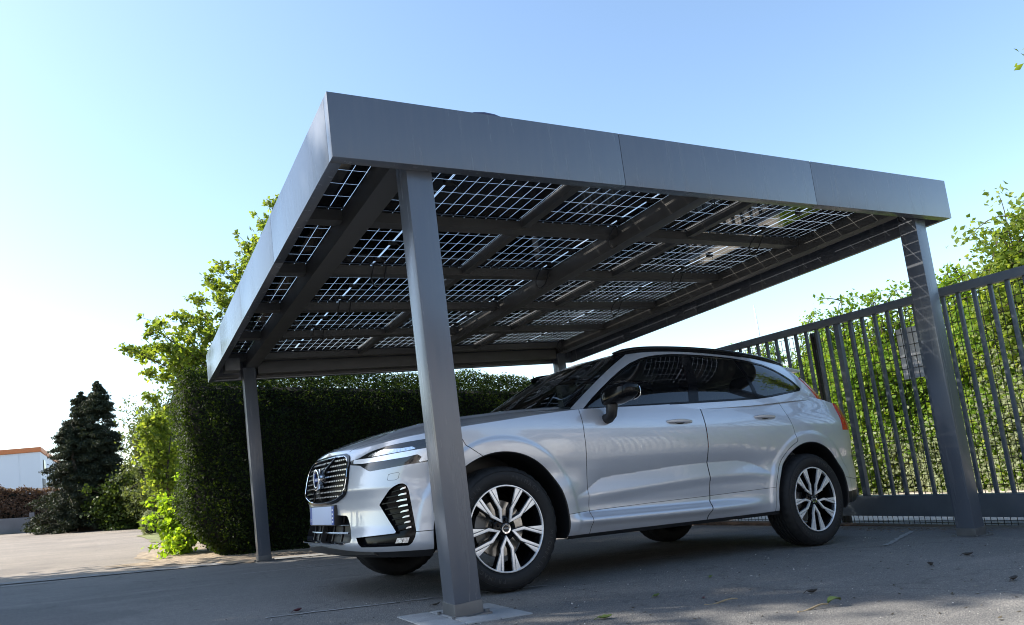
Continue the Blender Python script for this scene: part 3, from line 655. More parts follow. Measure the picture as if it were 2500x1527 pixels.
hl=SK.build(head,'headlight',MT['headglass'],off=-.0015,sides=(1,-1))
for o,sg in zip(hl,(1,-1)):
    for fs,nm,mm in ((drl,'running_light',MT['drl']),(drlu,'lamp_reflector',MT['lamp'])):
        q=SK.build(fs,nm,mm,off=.001,sides=(sg,))[0]; q.parent=o; q.matrix_parent_inverse=Matrix.Identity(4)
tls=SK.build(tl,'tail_light',MT['red'],off=.004,walls=-.02,sides=(1,-1))
SK.build(vent,'side_vent',MT['gloss'],off=-.035,walls=.035,sides=(1,-1)); SK.build(intk,'lower_intake',MT['black'],off=-.06,walls=.06,sides=(1,-1),joined=True)
grille=SK.build(grf,'grille',MT['gloss'],off=.006,walls=-.03,sides=(1,-1),joined=True)[0]
b_=SK.build(grin,'grille_back',MT['black'],off=-.045,walls=.045,sides=(1,-1),joined=True)[0]
# wheel arch lips and liners
for xc,r in ((0,.450),(WB,.455)):
    for sg in (1,-1):
        b=MB(); V=[]; an=np.linspace(math.radians(-14),math.radians(194),70)
        for a in an:
            x=xc+r*math.cos(a); z=max(.268,RW+r*math.sin(a)); s_=S0+x if abs(x)>0 else S0
            ss=np.linspace(S0+x-.25,S0+x+.25,60); xx,hh=shell(ss,np.full(60,z)); i=np.argmin(np.abs(xx-x)); h=hh[i]
            V+= [(x,YC-sg*(h-.0005),z),(xc+(x-xc)*.985,YC-sg*(h-.006),RW+(z-RW)*.985),(xc+(x-xc)*.97,YC-sg*(h-.05),RW+(z-RW)*.97),(xc+(x-xc)*1.0,YC-sg*.60,RW+(z-RW)*1.0)]
        F_=[(i*4+j,i*4+j+1,(i+1)*4+j+1,(i+1)*4+j) for i in range(len(an)-1) for j in range(3)]; b.add(V,F_); cb(b,'wheel_arch_liner',MT['black'],smooth=True)
# ---- bonnet
def bonnet_pos(p):
    s,q=p[:,0],p[:,1]; x=np.interp(s,_sg,_px); zt=zbelt(x); xL,hL=shell(s,zt); u=q
    zc=zhood(xL); f=1-(1-u)**2.6; hh=hL*(1-u); z=zt+(zc-zt)*f
    rid=.012*np.exp(-((hh-.50-.10*(xL+.8))/.035)**2)*sstep(-.72,-.4,xL)*np.clip(u/.08,0,1)
    return np.stack([xL,hh,z+rid],1)
sE=float(np.interp(.86,_px[:600],_sg[:600])); P1,F1=grid(np.linspace(0.002,sE,260),1-np.linspace(1,0,44)**1.0*(1-0)); P1[:,1]=P1[:,1]**1.35
BN=Skin(P1,F1,bonnet_pos,lambda p: bonnet_pos(p)[:,:2],None)
seam=[(-.50,.80),(-.42,.823),(-.30,.842),(-.1,.862),(.2,.868),(.45,.862),(.58,.83),(.66,.76)]
Fb=BN.F; hoodpoly=[(-1,-.2),(-.60,.66),(-.50,.80)]+seam+[(.7,-.2)]
hood,wing=BN.cut(Fb,sdpoly(hoodpoly)); hood,g2=BN.cut(hood,lambda p: sdpoly(hoodpoly)(p)+.004)
BN.build(hood,'bonnet',PT,sides=(1,-1),joined=True); BN.build(wing,'front_wing',PT,sides=(1,-1)); BN.build(g2,'shut_line',MT['black'],sides=(1,-1),joined=True)
# ---- cabin
NI=len(CBC); P2,F2=grid(np.linspace(0,NI-1,420),np.linspace(-.10,1,64)); CABP=lambda p: cabin(p[:,0],p[:,1])
def cnor(p):
    e=.02; a=CABP(p+[e,0])-CABP(p-[e,0]); b=CABP(p+[0,e])-CABP(p-[0,e]); n=np.cross(b,a); n/=np.linalg.norm(n,axis=1,keepdims=True)+1e-9
    c=CABP(p)-np.array([1.9,0,1.1]); return n*np.sign((n*c).sum(1,keepdims=True))
CK=Skin(P2,F2,CABP,None,cnor); Fc=CK.F
xz=lambda p: CABP(p)[:,[0,2]]
WIN=[(.664,1.076),(.780,1.162),(.896,1.239),(1.03,1.322),(1.163,1.397),(1.28,1.455),(1.401,1.499),(1.50,1.522),(1.604,1.538),(1.72,1.549),(1.855,1.554),(2.12,1.556),(2.389,1.548),(2.57,1.532),(2.743,1.505),(2.840,1.465),(2.913,1.415),(2.965,1.370),(2.995,1.332),(3.022,1.280),(2.985,1.258),(2.90,1.244),(2.750,1.221),(2.56,1.192),(2.370,1.171),(2.03,1.150),(1.688,1.131),(1.35,1.113),(1.052,1.097),(.85,1.086)]
def side(fn):
    def f(p): return np.where((p[:,0]>50)&(p[:,0]<NI-40),fn(xz(p)),9.)
    return f
def winoff(o):
    f=sdpoly(WIN); return side(lambda P: f(P)+o)
win,Fc=CK.cut(Fc,winoff(0)); glass,trim=CK.cut(win,winoff(.016))
bp,glass=CK.cut(glass,side(sdpoly([(1.835,1.60),(1.935,1.60),(1.715,1.10),(1.618,1.10)])))
cp_,glass=CK.cut(glass,side(sdpoly([(2.415,1.60),(2.452,1.60),(2.395,1.10),(2.352,1.10)])))
w1,glass=CK.cut(glass,side(lambda P: P[:,0]-(1.88-(1.6-P[:,1])*.44))); w2,w3=CK.cut(glass,side(lambda P: P[:,0]-(2.43-(1.6-P[:,1])*.12)))
CK.build(trim,'window_trim',MT['gloss'],off=.002,sides=(1,-1)); CK.build(bp,'door_pillar',MT['gloss'],off=-.001,sides=(1,-1)); CK.build(cp_,'window_divider',MT['gloss'],off=-.001,sides=(1,-1))
for w in (w1,w2,w3): CK.build(w,'side_window',MT['glass'],off=-.003,sides=(1,-1))
ws,Fc=CK.cut(Fc,lambda p: np.maximum(p[:,0]-np.interp(p[:,1],[-.1,.23,.74,.90,1.0],[49.5,50.2,51.6,53.0,54.5]),p[:,1]-.985))
wsg,wsf=CK.cut(ws,lambda p: np.maximum(p[:,0]-np.interp(p[:,1],[-.1,.23,.74,.90,1.0],[48.3,49.0,50.0,51.2,52.5]),p[:,1]-.965))
CK.build(wsg,'windscreen',MT['screen'],sides=(1,-1),joined=True); CK.build(wsf,'windscreen_frame',MT['gloss'],off=.001,sides=(1,-1),joined=True)
rw,Fc=CK.cut(Fc,lambda p: np.maximum(np.maximum(NI-1-32-p[:,0],p[:,1]-.93),.12-p[:,1])); CK.build(rw,'rear_window',MT['glass'],sides=(1,-1),joined=True)
rl,Fc=CK.cut(Fc,lambda p: np.maximum(np.abs(p[:,0]-(NI-1-46)-3*p[:,1])-3.4,np.maximum(p[:,1]-.60,-.11-p[:,1])))
q=CK.build(rl,'upper_tail_light',MT['red'],off=.006,walls=-.02,sides=(1,-1))
CK.build(Fc,'cabin_frame',PT,sides=(1,-1),joined=True)
# ---- roof
P3,F3=grid(np.linspace(0,NI-1,200),np.linspace(0,1,26))
def rpos(p):
    i,q=p[:,0],p[:,1]; b=np.stack([np.interp(i,np.arange(NI),CTC[:,c]) for c in range(3)],1); h=b[:,1]*(1-q)
    zc=pchip([1.15,1.3,1.6,2.0,2.5,3.0,3.35],[.0,.012,.030,.040,.040,.03,.0],b[:,0]); return np.stack([b[:,0],h,b[:,2]+zc*(1-(1-q)**2.4)],1)
RK=Skin(P3,F3,rpos); RK.build(RK.F,'roof',PT,sides=(1,-1),joined=True)
for sg in (1,-1):
    pts=[]; 
    for x,hh,z in [(1.22,.566,1.548),(1.30,.578,1.566),(1.42,.592,1.586),(1.62,.602,1.602),(1.95,.608,1.613),(2.4,.604,1.609),(2.75,.594,1.589),(2.98,.580,1.563),(3.10,.570,1.538),(3.16,.565,1.520)]: pts.append((x,YC-sg*hh,z))
    pts=np.array(pts); pts=cspline(pts,5); b=MB(); rr_=np.interp(np.arange(len(pts)),[0,5,len(pts)-6,len(pts)-1],[.006,.016,.016,.006]); b.tube(pts,rr_,10); b.tube(pts-np.array([0,0,.014]),rr_,8); b.tube(pts-np.array([0,0,.028]),rr_*.8,8); 
    cb(b,'roof_rail',MT['gloss'],smooth=True)
# spoiler
b=MB(); V=[]; hs=np.linspace(-.575,.575,15)
for h in hs:
    k=1-(abs(h)/.575)**6*.35; V+= [(3.20,YC+h,1.515+.010*(1-(h/.6)**2)),(3.44-.06*(h/.575)**2,YC+h,1.497),(3.43-.06*(h/.575)**2,YC+h,1.478),(3.20,YC+h,1.475)]
b.add(V,[(i*4+j,i*4+(j+1)%4,(i+1)*4+(j+1)%4,(i+1)*4+j) for i in range(14) for j in range(4)]+[(0,1,2,3),(56,59,58,57)]); cb(b,'spoiler',PT,bevel=.004,smooth=True)
# ---- tailgate upper filler between shell and cabin
b=MB(); V=[]
ss=np.linspace(sE-.05,SMAX,150); zt=zbelt(np.interp(ss,_sg,_px)); x_,h_=shell(ss,zt)
for x,h,z in zip(x_,h_,zt): V+= [(x,h,z),(x-.006*(x>3.4)*8*.2,max(0,h-.045),z+.012),(min(x,3.62),max(0,h*.86-.03),z+.018)]
V=np.array(V)
for sg in (1,-1):
    W_=V.copy(); W_[:,1]=YC-sg*V[:,1]; b.add(W_,[(i*3+j,i*3+j+1,(i+1)*3+j+1,(i+1)*3+j) for i in range(149) for j in range(2)])
cb(b,'shoulder_panel',PT,smooth=True)
# ---- grille slats, diagonal bar and badge
def fpos(y,z,off=0):          # front surface at half-width |y|
    s=np.interp(abs(y),shell(_sg[:160],np.full(160,z))[1],_sg[:160]); p=np.array([[s,z]]); v=spos(p)[0]+snor(p)[0]*off; return np.array([v[0],YC-(v[1] if y>=0 else -v[1]),v[2]])
for k,z in enumerate(np.linspace(.618,.842,8)):
    lim=float(np.interp(z,[.60,.63,.66,.79,.82,.845],[.29,.39,.425,.418,.40,.37]))-.006; b=MB(); ys=np.linspace(-lim,lim,25)
    V=[]
    for y in ys:
        p=fpos(y,z,-.010); V+= [p+[-.004,0,.0045],p+[-.004,0,-.0035],p+[.022,0,-.006],p+[.022,0,.007]]
    b.add(V,[(i*4+j,i*4+(j+1)%4,(i+1)*4+(j+1)%4,(i+1)*4+j) for i in range(24) for j in range(4)]+[(0,1,2,3),(96,99,98,97)]); o=cb(b,'slat',MT['gloss'],grille)
    o.parent=grille; o.matrix_parent_inverse=Matrix.Identity(4)
    c=MB()
    for y in np.arange(-lim+.012,lim-.02,.030):
        a_=fpos(y,z,-.0065); e_=fpos(y+.020,z,-.0065)
        c.add([a_+[-.004,0,.005],a_+[-.004,0,-.003],e_+[-.004,0,-.003],e_+[-.004,0,.005],a_+[.004,0,.0065],e_+[.004,0,.0065]],[(0,1,2,3),(4,0,3,5)])
    q=c.build('slat_insert',MT['dash'],None); q.parent=grille; q.matrix_parent_inverse=Matrix.Identity(4)
b=MB(); 
for sg in (1,-1):
    op=[q for q in GRIN if q[0]>=0]; op=[(0,.862)]+op+[(0,.588)]; op=np.array(op); den=[]
    for a_,c_ in zip(op[:-1],op[1:]): den+= [a_+(c_-a_)*t for t in np.linspace(0,1,5,endpoint=False)]
    den=np.array(den+[op[-1]]); v=spos(den)+snor(den)*.006; v[:,1]=YC-sg*v[:,1]; b.tube(v,.0035,6,False)
cb(b,'grille_trim',MT['chrome'],grille,True)
b=MB(); b.tube([fpos(.180,.862,.002),fpos(.09,.80,.004),fpos(0,.735,.006),fpos(-.09,.67,.004),fpos(-.180,.600,.002)],[.0085]*5,8); o=cb(b,'diagonal_bar',MT['gloss'],grille,True)
ex=fpos(0,.735,.0)[0]
def disk(b,r0,r1,x0,x1,k=48):
    V=[];
    for i in range(k):
        a=2*math.pi*i/k; V+= [(x,YC+r*math.cos(a),.735+r*math.sin(a)) for r,x in ((r0,x0),(r0,x1),(r1,x1),(r1,x0))]
    b.add(V,[(i*4+j,i*4+(j+1)%4,((i+1)%k)*4+(j+1)%4,((i+1)%k)*4+j) for i in range(k) for j in range(4)])
b=MB(); disk(b,.046,.068,ex+.01,ex-.036)
d45=.7071
b.add([(ex-.02,YC-(.058*d45+a)*1,.735+.058*d45+c) for a,c in ((.0,.022),(.022,.0))]+[(ex-.02,YC-.095*d45,.735+.095*d45)]+[(ex-.028,YC-(.058*d45+a),.735+.058*d45+c) for a,c in ((.0,.022),(.022,.0))]+[(ex-.028,YC-.095*d45,.735+.095*d45)],[(0,1,2),(3,5,4),(0,2,5,3),(1,4,5,2),(0,3,4,1)])
badge=cb(b,'badge',MT['chrome'],grille,False,.002)
b=MB(); disk(b,.0,.0465,ex-.004,ex-.018); cb(b,'badge_plate',MT['black'],grille)
b=MB(); b.box((ex-.030,YC-.058,.7235),(ex-.0185,YC+.058,.7465)); cb(b,'badge_bar',MT['plateb'],grille,False,.002)
def wordmark(s,size,fn,name,m,par,extr=.0006):
    V,Fx=textmesh(s,size,extr); b=MB(); b.add([fn(*v) for v in V],Fx); return cb(b,name,m,par)
wordmark('VOLVO',.021,lambda u,v,w:(ex-.0306-w,YC-u,.735+v),'badge_lettering',MT['white'],grille)
# ---- number plate (blank, blue end bands), holder
pxp=fpos(0,.505,0)[0]-.012
b=MB(); b.box((pxp-.0,YC-.268,.443),(pxp+.05,YC+.268,.569)); plate=cb(b,'number_plate',MT['black'],car,False,.006)
b=MB(); b.box((pxp-.004,YC-.215,.4495),(pxp-.0005,YC+.215,.5625)); cb(b,'plate_face',MT['platew'],plate,False,.001)
for y0,y1 in ((-.2605,-.2155),(.2155,.2605)):
    b=MB(); b.box((pxp-.004,YC+y0,.4495),(pxp-.0005,YC+y1,.5625)); q=cb(b,'plate_band',MT['plateb'],plate,False,.001)
for z in (.470,.492,.515,.540):
    b=MB(); b.box((pxp-.0046,YC-.250,z-.006),(pxp-.0041,YC-.226,z+.004)); cb(b,'band_mark',MT['white'],plate)
wordmark('F',.034,lambda u,v,w:(pxp-.0045-w,YC+.238-u,.473+v),'band_letter',MT['white'],plate)
# ---- lower intake bars, chrome strip, lip
for z in (.405,.448):
    b=MB(); P=[fpos(y,z,-.025) for y in np.linspace(-.39,.39,13)]; b.tube(P,.006,6); cb(b,'intake_bar',MT['dash'] if z<.42 else MT['gloss'],smooth=True)
for y in (-.30,-.15,0,.15,.30):
    b=MB(); b.tube([fpos(y,.35,-.03),fpos(y,.42,-.03),fpos(y,.50,-.03)],.007,6); cb(b,'intake_bar',MT['gloss'],smooth=True)
b=MB(); P=[fpos(y,.340,.010) for y in np.linspace(-.40,.40,21)]; V=[]
for p in P: V+= [p+[0,0,.006],p+[-.022,0,.001],p+[-.020,0,-.006],p+[.02,0,-.006]]
b.add(V,[(i*4+j,i*4+(j+1)%4,(i+1)*4+(j+1)%4,(i+1)*4+j) for i in range(20) for j in range(4)]+[(0,1,2,3),(80,83,82,81)]); cb(b,'skid_strip',MT['chrome'],smooth=True)
b=MB(); P=[fpos(y,.285,.0) for y in np.linspace(-.62,.62,31)]; V=[]
for p,y in zip(P,np.linspace(-.62,.62,31)): w=1-abs(y)/.66; V+= [p+[0,0,.046*w],p+[-.035*w-.004,0,.030*w],p+[-.025*w-.003,0,-.012],p+[.05,0,-.03]]
b.add(V,[(i*4+j,i*4+(j+1)%4,(i+1)*4+(j+1)%4,(i+1)*4+j) for i in range(30) for j in range(4)]+[(0,1,2,3),(120,123,122,121)]); cb(b,'front_lip',MT['black'],smooth=True)
# ---- vent slats and fog lamps
SL=[((.796,.616),(.886,.636)),((.758,.588),(.888,.602)),((.722,.553),(.890,.569)),((.742,.522),(.893,.538)),((.765,.492),(.896,.508)),((.788,.462),(.900,.477)),((.806,.434),(.904,.446)),((.826,.405),(.908,.416))]
for sg in (1,-1):
    for (a,c) in SL:
        b=MB(); V=[]; n=9
        for t in np.linspace(0,1,n):
            s_,z_=a[0]+(c[0]-a[0])*t,a[1]+(c[1]-a[1])*t; p=np.array([[s_,z_]]); v=spos(p)[0]; nn=snor(p)[0]; hgt=.004 if t<.55 else .0085
            o1=v-nn*.010; o2=v-nn*.034
            V+= [o1+[0,0,hgt],o1+[0,0,-.002],o2+[0,0,-.004],o2+[0,0,hgt+.004]]
        V=np.array(V); V[:,1]=YC-sg*V[:,1]; b.add(V,[(i*4+j,i*4+(j+1)%4,(i+1)*4+(j+1)%4,(i+1)*4+j) for i in range(n-1) for j in range(4)]+[(0,1,2,3),((n-1)*4,(n-1)*4+3,(n-1)*4+2,(n-1)*4+1)]); 
        sl_o=cb(b,'vent_slat',MT['gloss'])
        b=MB(); V=[]
        for t in np.linspace(.60,.99,6):
            s_,z_=a[0]+(c[0]-a[0])*t,a[1]+(c[1]-a[1])*t; p=np.array([[s_,z_]]); v=spos(p)[0]-snor(p)[0]*.0095; hgt=.0085*min(1,(t-.55)*6); V+= [v+[0,0,hgt],v+[0,0,-.001]]
        V=np.array(V); V[:,1]=YC-sg*V[:,1]; b.add(V,[(2*i,2*i+1,2*i+3,2*i+2) for i in range(5)]); cb(b,'slat_tip',MT['lamp'],sl_o)
    b=MB(); 
    for k in range(2):
        V=[]
        for s_,z_ in ((.805+.044*k,.331),(.843+.040*k,.331),(.858+.036*k,.361),(.818+.040*k,.361)):
            p=np.array([[s_,z_]]); v=spos(p)[0]-snor(p)[0]*.016; V.append(v)
        for s_,z_ in ((.805+.044*k,.331),(.843+.040*k,.331),(.858+.036*k,.361),(.818+.040*k,.361)):
            p=np.array([[s_,z_]]); v=spos(p)[0]-snor(p)[0]*.036; V.append(v)
        V=np.array(V); V[:,1]=YC-sg*V[:,1]; b.add(V,[(0,1,2,3),(0,4,5,1),(1,5,6,2),(2,6,7,3),(3,7,4,0)])
    cb(b,'fog_lamp',MT['lamp'])
# ---- mirrors, handles
def blobmesh(c,r,exp=(.7,.7,.7),nu=28,nv=16,shear=None):
    V=[];sp=lambda v,e: math.copysign(abs(v)**e,v)
    for i in range(nv+1):
        p=-math.pi/2+math.pi*i/nv
        for j in range(nu):
            a=2*math.pi*j/nu; q=np.array([r[0]*sp(math.cos(p),exp[0])*sp(math.cos(a),exp[0]),r[1]*sp(math.cos(p),exp[1])*sp(math.sin(a),exp[1]),r[2]*sp(math.sin(p),exp[2])])
            if shear is not None: q=shear(q)
            V.append(np.array(c)+q)
    return V,[(i*nu+j,i*nu+(j+1)%nu,(i+1)*nu+(j+1)%nu,(i+1)*nu+j) for i in range(nv) for j in range(nu)]
for sg,door in ((1,doorL[0]),(-1,doorL[1])):
    Yf=lambda y: YC-sg*(YC-y)
    b=MB(); V,Fm=blobmesh((.825,-.125,1.158),(.072,.122,.064),(.55,.6,.6),shear=lambda q:np.array([q[0]*(1-.25*(q[1]<0)*abs(q[1])/.12)+.18*(-q[1]) if 0 else q[0]-.15*q[1],q[1],q[2]*(1-.20*max(0,-q[1])/.125)+.02*(-q[1])/.12]))
    V=np.array(V); V[:,1]=YC-sg*(YC-V[:,1]); V[:,2]-=.03*(sg<0); b.add(V,Fm); mi=cb(b,'door_mirror',MT['gloss'],car,True)
    b=MB(); st=[(.815,Yf(.028),1.010),(.812,Yf(-.015),1.014),(.805,Yf(-.050),1.030),(.803,Yf(-.062),1.07),(.805,Yf(-.066),1.13)]; b.tube(st,[.036,.035,.036,.038,.042],12); V_=b.v[0]; cb(b,'mirror_stem',MT['black'],mi,True)
    b=MB(); V,Fm=blobmesh((.905,-.125,1.165),(.006,.098,.052),(.9,.6,.6)); V=np.array(V); V[:,0]-=.15*(V[:,1]+.125); V[:,1]=YC-sg*(YC-V[:,1]); b.add(V,Fm); cb(b,'mirror_glass',MT['chrome'],mi,True)
    for (x0,z0,dr) in ((1.465,.990,door),(2.385,1.024,(doorR[0] if sg>0 else doorR[1]))):
        n=13; b=MB(); V=[]
        for t in np.linspace(-1,1,n):
            x=x0+.125*t; z=z0+.004*(1-t*t); s_=S0+x; p=np.array([[np.interp(x,_px[300:600],_sg[300:600]),z]]); v=spos(p)[0]; o=.034*(1-abs(t)**3.2)+.004; hgt=.013*(1-.35*t*t); 
            V+= [(v[0],YC-sg*(v[1]+o),z+hgt*.55),(v[0],YC-sg*(v[1]+o-.003),z-hgt*.7),(v[0],YC-sg*(v[1]+max(.001,o-.014)),z-hgt),(v[0],YC-sg*(v[1]+max(.001,o-.014)),z+hgt)]
        b.add(V,[(i*4+j,i*4+(j+1)%4,(i+1)*4+(j+1)%4,(i+1)*4+j) for i in range(n-1) for j in range(4)]+[(0,1,2,3),((n-1)*4,(n-1)*4+3,(n-1)*4+2,(n-1)*4+1)]); q=cb(b,'handle',PT,dr,True,.002)
        b=MB(); p=np.array([[np.interp(x0,_px[300:600],_sg[300:600]),z0-.006]]); v=spos(p)[0]; V,Fm=blobmesh((v[0],YC-sg*(v[1]-.006),z0-.006),(.062,.010,.026),(1,1,1)); b.add(V,Fm); cb(b,'handle_recess',MT['black'],dr,True)
# ---- wheels
def sect(k,off): a=math.radians(-92+72*k)+off; return a
def pol(k,r,w):
    a=sect(k,0); return (r*math.cos(a)-w*math.sin(a),r*math.sin(a)+w*math.cos(a))
def make_wheel():
    w=empty('wheel',(0,0,0)); 
    fn=lambda u,v,d:(u,d,v)
    face=MB()
    for k in range(5):
        for s in (1,-1):
            arm=[(.040,0),(.112,.043),(.2465,.0475),(.2465,.0325),(.118,.027),(.066,0)]
            A=[pol(k,r,s*q) for r,q in arm]; face.prism(A if s>0 else A[::-1],fn,.006,.020)
            wd=[(.138,.0475),(.246,.0525),(.243,.066),(.2365,.085)]
            B=[pol(k,r,s*q) for r,q in wd]; face.prism(B if s>0 else B[::-1],fn,.0075,.020)
    # slight dish: hub sits deeper than the rim edge
    V=np.concatenate(face.v); r=np.hypot(V[:,0],V[:,2]); V[:,1]+=.020*np.clip(1-r/.20,0,1)**1.2; face.v=[V]
    rim=face.build('rim_face',MT['alu'],w,False,.0012)
    lip=MB(); lip.lathe([(.2445,.018),(.2445,.006),(.2475,.0025),(.2525,.003),(.2545,.009),(.252,.02)],96); lip.build('rim_edge',MT['alu'],w,True)
    bk=MB()
    for k in range(5):
        for s in (1,-1):
            A=[pol(k,r,s*q) for r,q in [(.036,.001),(.11,.048),(.142,.051),(.236,.088),(.248,.050),(.248,.028),(.118,.022),(.07,.001)]]; bk.prism(A if s>0 else A[::-1],fn,.0205,.055)
    V=np.concatenate(bk.v); r=np.hypot(V[:,0],V[:,2]); V[:,1]+=.020*np.clip(1-r/.20,0,1)**1.2; bk.v=[V]
    bk.lathe([(.0,.034),(.062,.034),(.075,.042),(.075,.09)],40); bk.lathe([(.252,.010),(.240,.022),(.232,.06),(.225,.20)],72)
    for k in range(5):
        a=sect(k,math.radians(36)); V,Fm=blobmesh((.052*math.cos(a),.032,.052*math.sin(a)),(.0085,.012,.0085),(1,1,1),10,8); bk.add(V,Fm)
    bk.build('spoke_back',MT['gloss'],w,True)
    cp2=MB(); cp2.lathe([(0,.0225),(.0215,.0225),(.0225,.020),(.030,.019),(.032,.024),(.033,.040)],40); cap=cp2.build('hub_cap',MT['chrome'],w,True)
    c3=MB(); c3.lathe([(0,.0205),(.0195,.0205),(.0205,.0235)],32); c3.build('cap_face',MT['black'],w,True)
    V,Fx=textmesh('VOLVO',.010,.0003); b=MB(); b.add([(u,.0198-q,v) for u,v,q in V],Fx); b.build('cap_lettering',MT['white'],w)
    ds=MB(); ds.lathe([(.075,.085),(.080,.105),(.165,.105),(.1655,.128),(.08,.128)],64); ds.build('brake_disc',MT['disc'],w,True)
    for (a0,a1,r0,r1) in ((150,205,.105,.178),):
        ca=MB(); P=[];n=10
        for a in np.linspace(math.radians(a0),math.radians(a1),n): P+= [(r*math.cos(a),y,r*math.sin(a)) for r,y in ((r0,.083),(r1,.083),(r1,.14),(r0,.14))]
        ca.add(P,[(i*4+j,i*4+(j+1)%4,(i+1)*4+(j+1)%4,(i+1)*4+j) for i in range(n-1) for j in range(4)]+[(0,1,2,3),((n-1)*4,(n-1)*4+3,(n-1)*4+2,(n-1)*4+1)]); ca.build('brake_caliper',MT['zinc'],w,False,.006)
    ty=MB(); prof=[(.246,.030),(.2555,.012),(.262,.004),(.285,-.006),(.305,-.0085),(.325,-.006),(.342,.003),(.354,.014),(.3615,.028),(.3645,.045)]
    for g0 in (.070,.100,.130,.160): prof+=[(.3655,g0-.007),(.357,g0-.005),(.357,g0+.004),(.3655,g0+.006)]
    prof+=[(.3645,.19),(.3615,.207),(.354,.221),(.342,.232),(.325,.241),(.305,.243),(.285,.241),(.262,.231),(.246,.205)]
    K=144; V=[]; n=len(prof)
    for i in range(K):
        a=2*math.pi*i/K; nt_=(i%4)==0
        for r,y in prof:
            if nt_ and .350<r<.366 and (y<.05 or y>.185): r-=.006
            V.append((r*math.cos(a),y,r*math.sin(a)))
    ty.add(V,[(i*n+j,i*n+j+1,((i+1)%K)*n+j+1,((i+1)%K)*n+j) for i in range(K) for j in range(n-1)]); ty.lathe([(.2575,.0075),(.2640,.0010),(.2652,.0035)],72); ty.lathe([(.333,-.0045),(.3345,-.0062),(.336,-.0030)],72)
    t_=ty.build('tyre',MT['rubber'],w,True); 
    tlm=mat('tyre_lettering',(.030,.030,.031),.6)
    for word,mid in (('MICHELIN',150),('PRIMACY',62),('MICHELIN',-30),('PRIMACY',-118)):
        b=MB()
        for i,ch in enumerate(word):
            V,Fx=textmesh(ch,.034,.0008); a=math.radians(mid-(i-(len(word)-1)/2)*6.2); R0=.300
            b.add([((R0+v)*math.cos(a)+u*math.sin(a),-.0088-q*.5,(R0+v)*math.sin(a)-u*math.cos(a)) for u,v,q in V],Fx)
        b.build('tyre_lettering',tlm,w)
    return w
def copy_tree(o,par=None):
    c=o.copy(); COL.objects.link(c)
    if par is not None: c.parent=par
    for ch in [q for q in ALLCH if q.parent is o]: copy_tree(ch,c)
    return c
wh=make_wheel(); ALLCH=[o for o in D.objects if o.parent is not None and o.parent is not car]
whs=[wh]+[copy_tree(wh) for _ in range(3)]
for w,(x,y,rz) in zip(whs,[(0,.006,0),(WB,.006,0),(0,2*YC-.006,math.pi),(WB,2*YC-.006,math.pi)]):
    w.parent=car; w.matrix_parent_inverse=Matrix.Identity(4); w.location=Vector((x,y,RW))-Vector(CORG); w.rotation_euler=(0,0,rz)
# ---- underbody, floor, cabin furniture
b=MB(); b.box((-.62,YC-.60,.262),(3.45,YC+.60,.42)); b.box((.46,YC-.86,.275),(2.38,YC+.86,.40)); cb(b,'underbody',MT['black'],bevel=.01)
b=MB(); b.box((.30,YC-.80,.95),(.98,YC+.80,1.06)); b.box((-.60,YC-.60,.45),(.40,YC+.60,.86)); b.box((.5,YC-.85,.42),(3.4,YC+.85,.50)); cb(b,'dashboard',MT['black'],bevel=.03)
for x,y in ((1.45,-.40),(1.45,.40),(2.35,-.42),(2.35,.42)):
    b=MB(); V,Fm=blobmesh((x,YC+y,.66),(.26,.25,.10),(.5,.5,.6)); b.add(V,Fm)
    V,Fm=blobmesh((x+.30,YC+y,.98),(.075,.24,.33),(.6,.5,.5),shear=lambda q:np.array([q[0]+.30*q[2],q[1]*(1-.25*max(0,q[2])),q[2]])); b.add(V,Fm)
    V,Fm=blobmesh((x+.43,YC+y,1.355),(.05,.13,.085),(.6,.6,.6)); b.add(V,Fm); cb(b,'seat',MT['seat'],smooth=True)
b=MB(); a=np.linspace(0,2*math.pi,33); b.tube([(1.0+.09*math.sin(t),YC-.40+.18*math.cos(t),1.03+.17*math.sin(t)) for t in a],.015,8,False); cb(b,'steering_wheel',MT['black'],smooth=True)
bpy.context.view_layer.update()
# ================================================================ planting
L_OAK=leafmat('oak_leaf',(.095,.145,.024),(.165,.215,.042),.48,(.25,.28,.07),1.9)
L_YEW=leafmat('hedge_leaf',(.010,.019,.004),(.020,.035,.006),.45,(.036,.054,.009),2.6)
L_HORN=leafmat('hornbeam_leaf',(.095,.18,.018),(.175,.27,.03),.45,(.29,.33,.05),1.5)
L_IVY=leafmat('ivy_leaf',(.08,.12,.022),(.115,.165,.035),.35,(.19,.23,.09),1.6)
L_PALE=leafmat('variegated_leaf',(.15,.18,.09),(.23,.26,.15),.35,(.32,.34,.24),1.3)
L_CON=leafmat('conifer_leaf',(.020,.028,.018),(.036,.046,.026),.15,(.06,.07,.04),1.2)
L_BIR=leafmat('birch_leaf',(.07,.10,.035),(.12,.15,.06),.35,(.18,.20,.10),1.4)
L_BRN=leafmat('russet_leaf',(.085,.045,.030),(.15,.085,.055),.25,(.24,.17,.13),1.1)
L_FERN=leafmat('bright_shrub_leaf',(.11,.20,.015),(.19,.28,.025),.55,(.26,.32,.04),2.1)
L_SHADE=leafmat('dark_tree_leaf',(.035,.06,.012),(.06,.09,.018),.3)
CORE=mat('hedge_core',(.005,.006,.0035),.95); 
def limb(b,a,c,r0,r1,g,sag=.1,k=7):
    a=np.array(a,float); c=np.array(c,float); n=6; L=np.linalg.norm(c-a); P=[]
    off=g.normal(0,.06*L,3)
    for t in np.linspace(0,1,n): P.append(a+(c-a)*t+off*math.sin(math.pi*t)+np.array([0,0,sag*L*math.sin(math.pi*t)]))
    b.tube(P,np.linspace(r0,r1,n),k); return np.array(P)
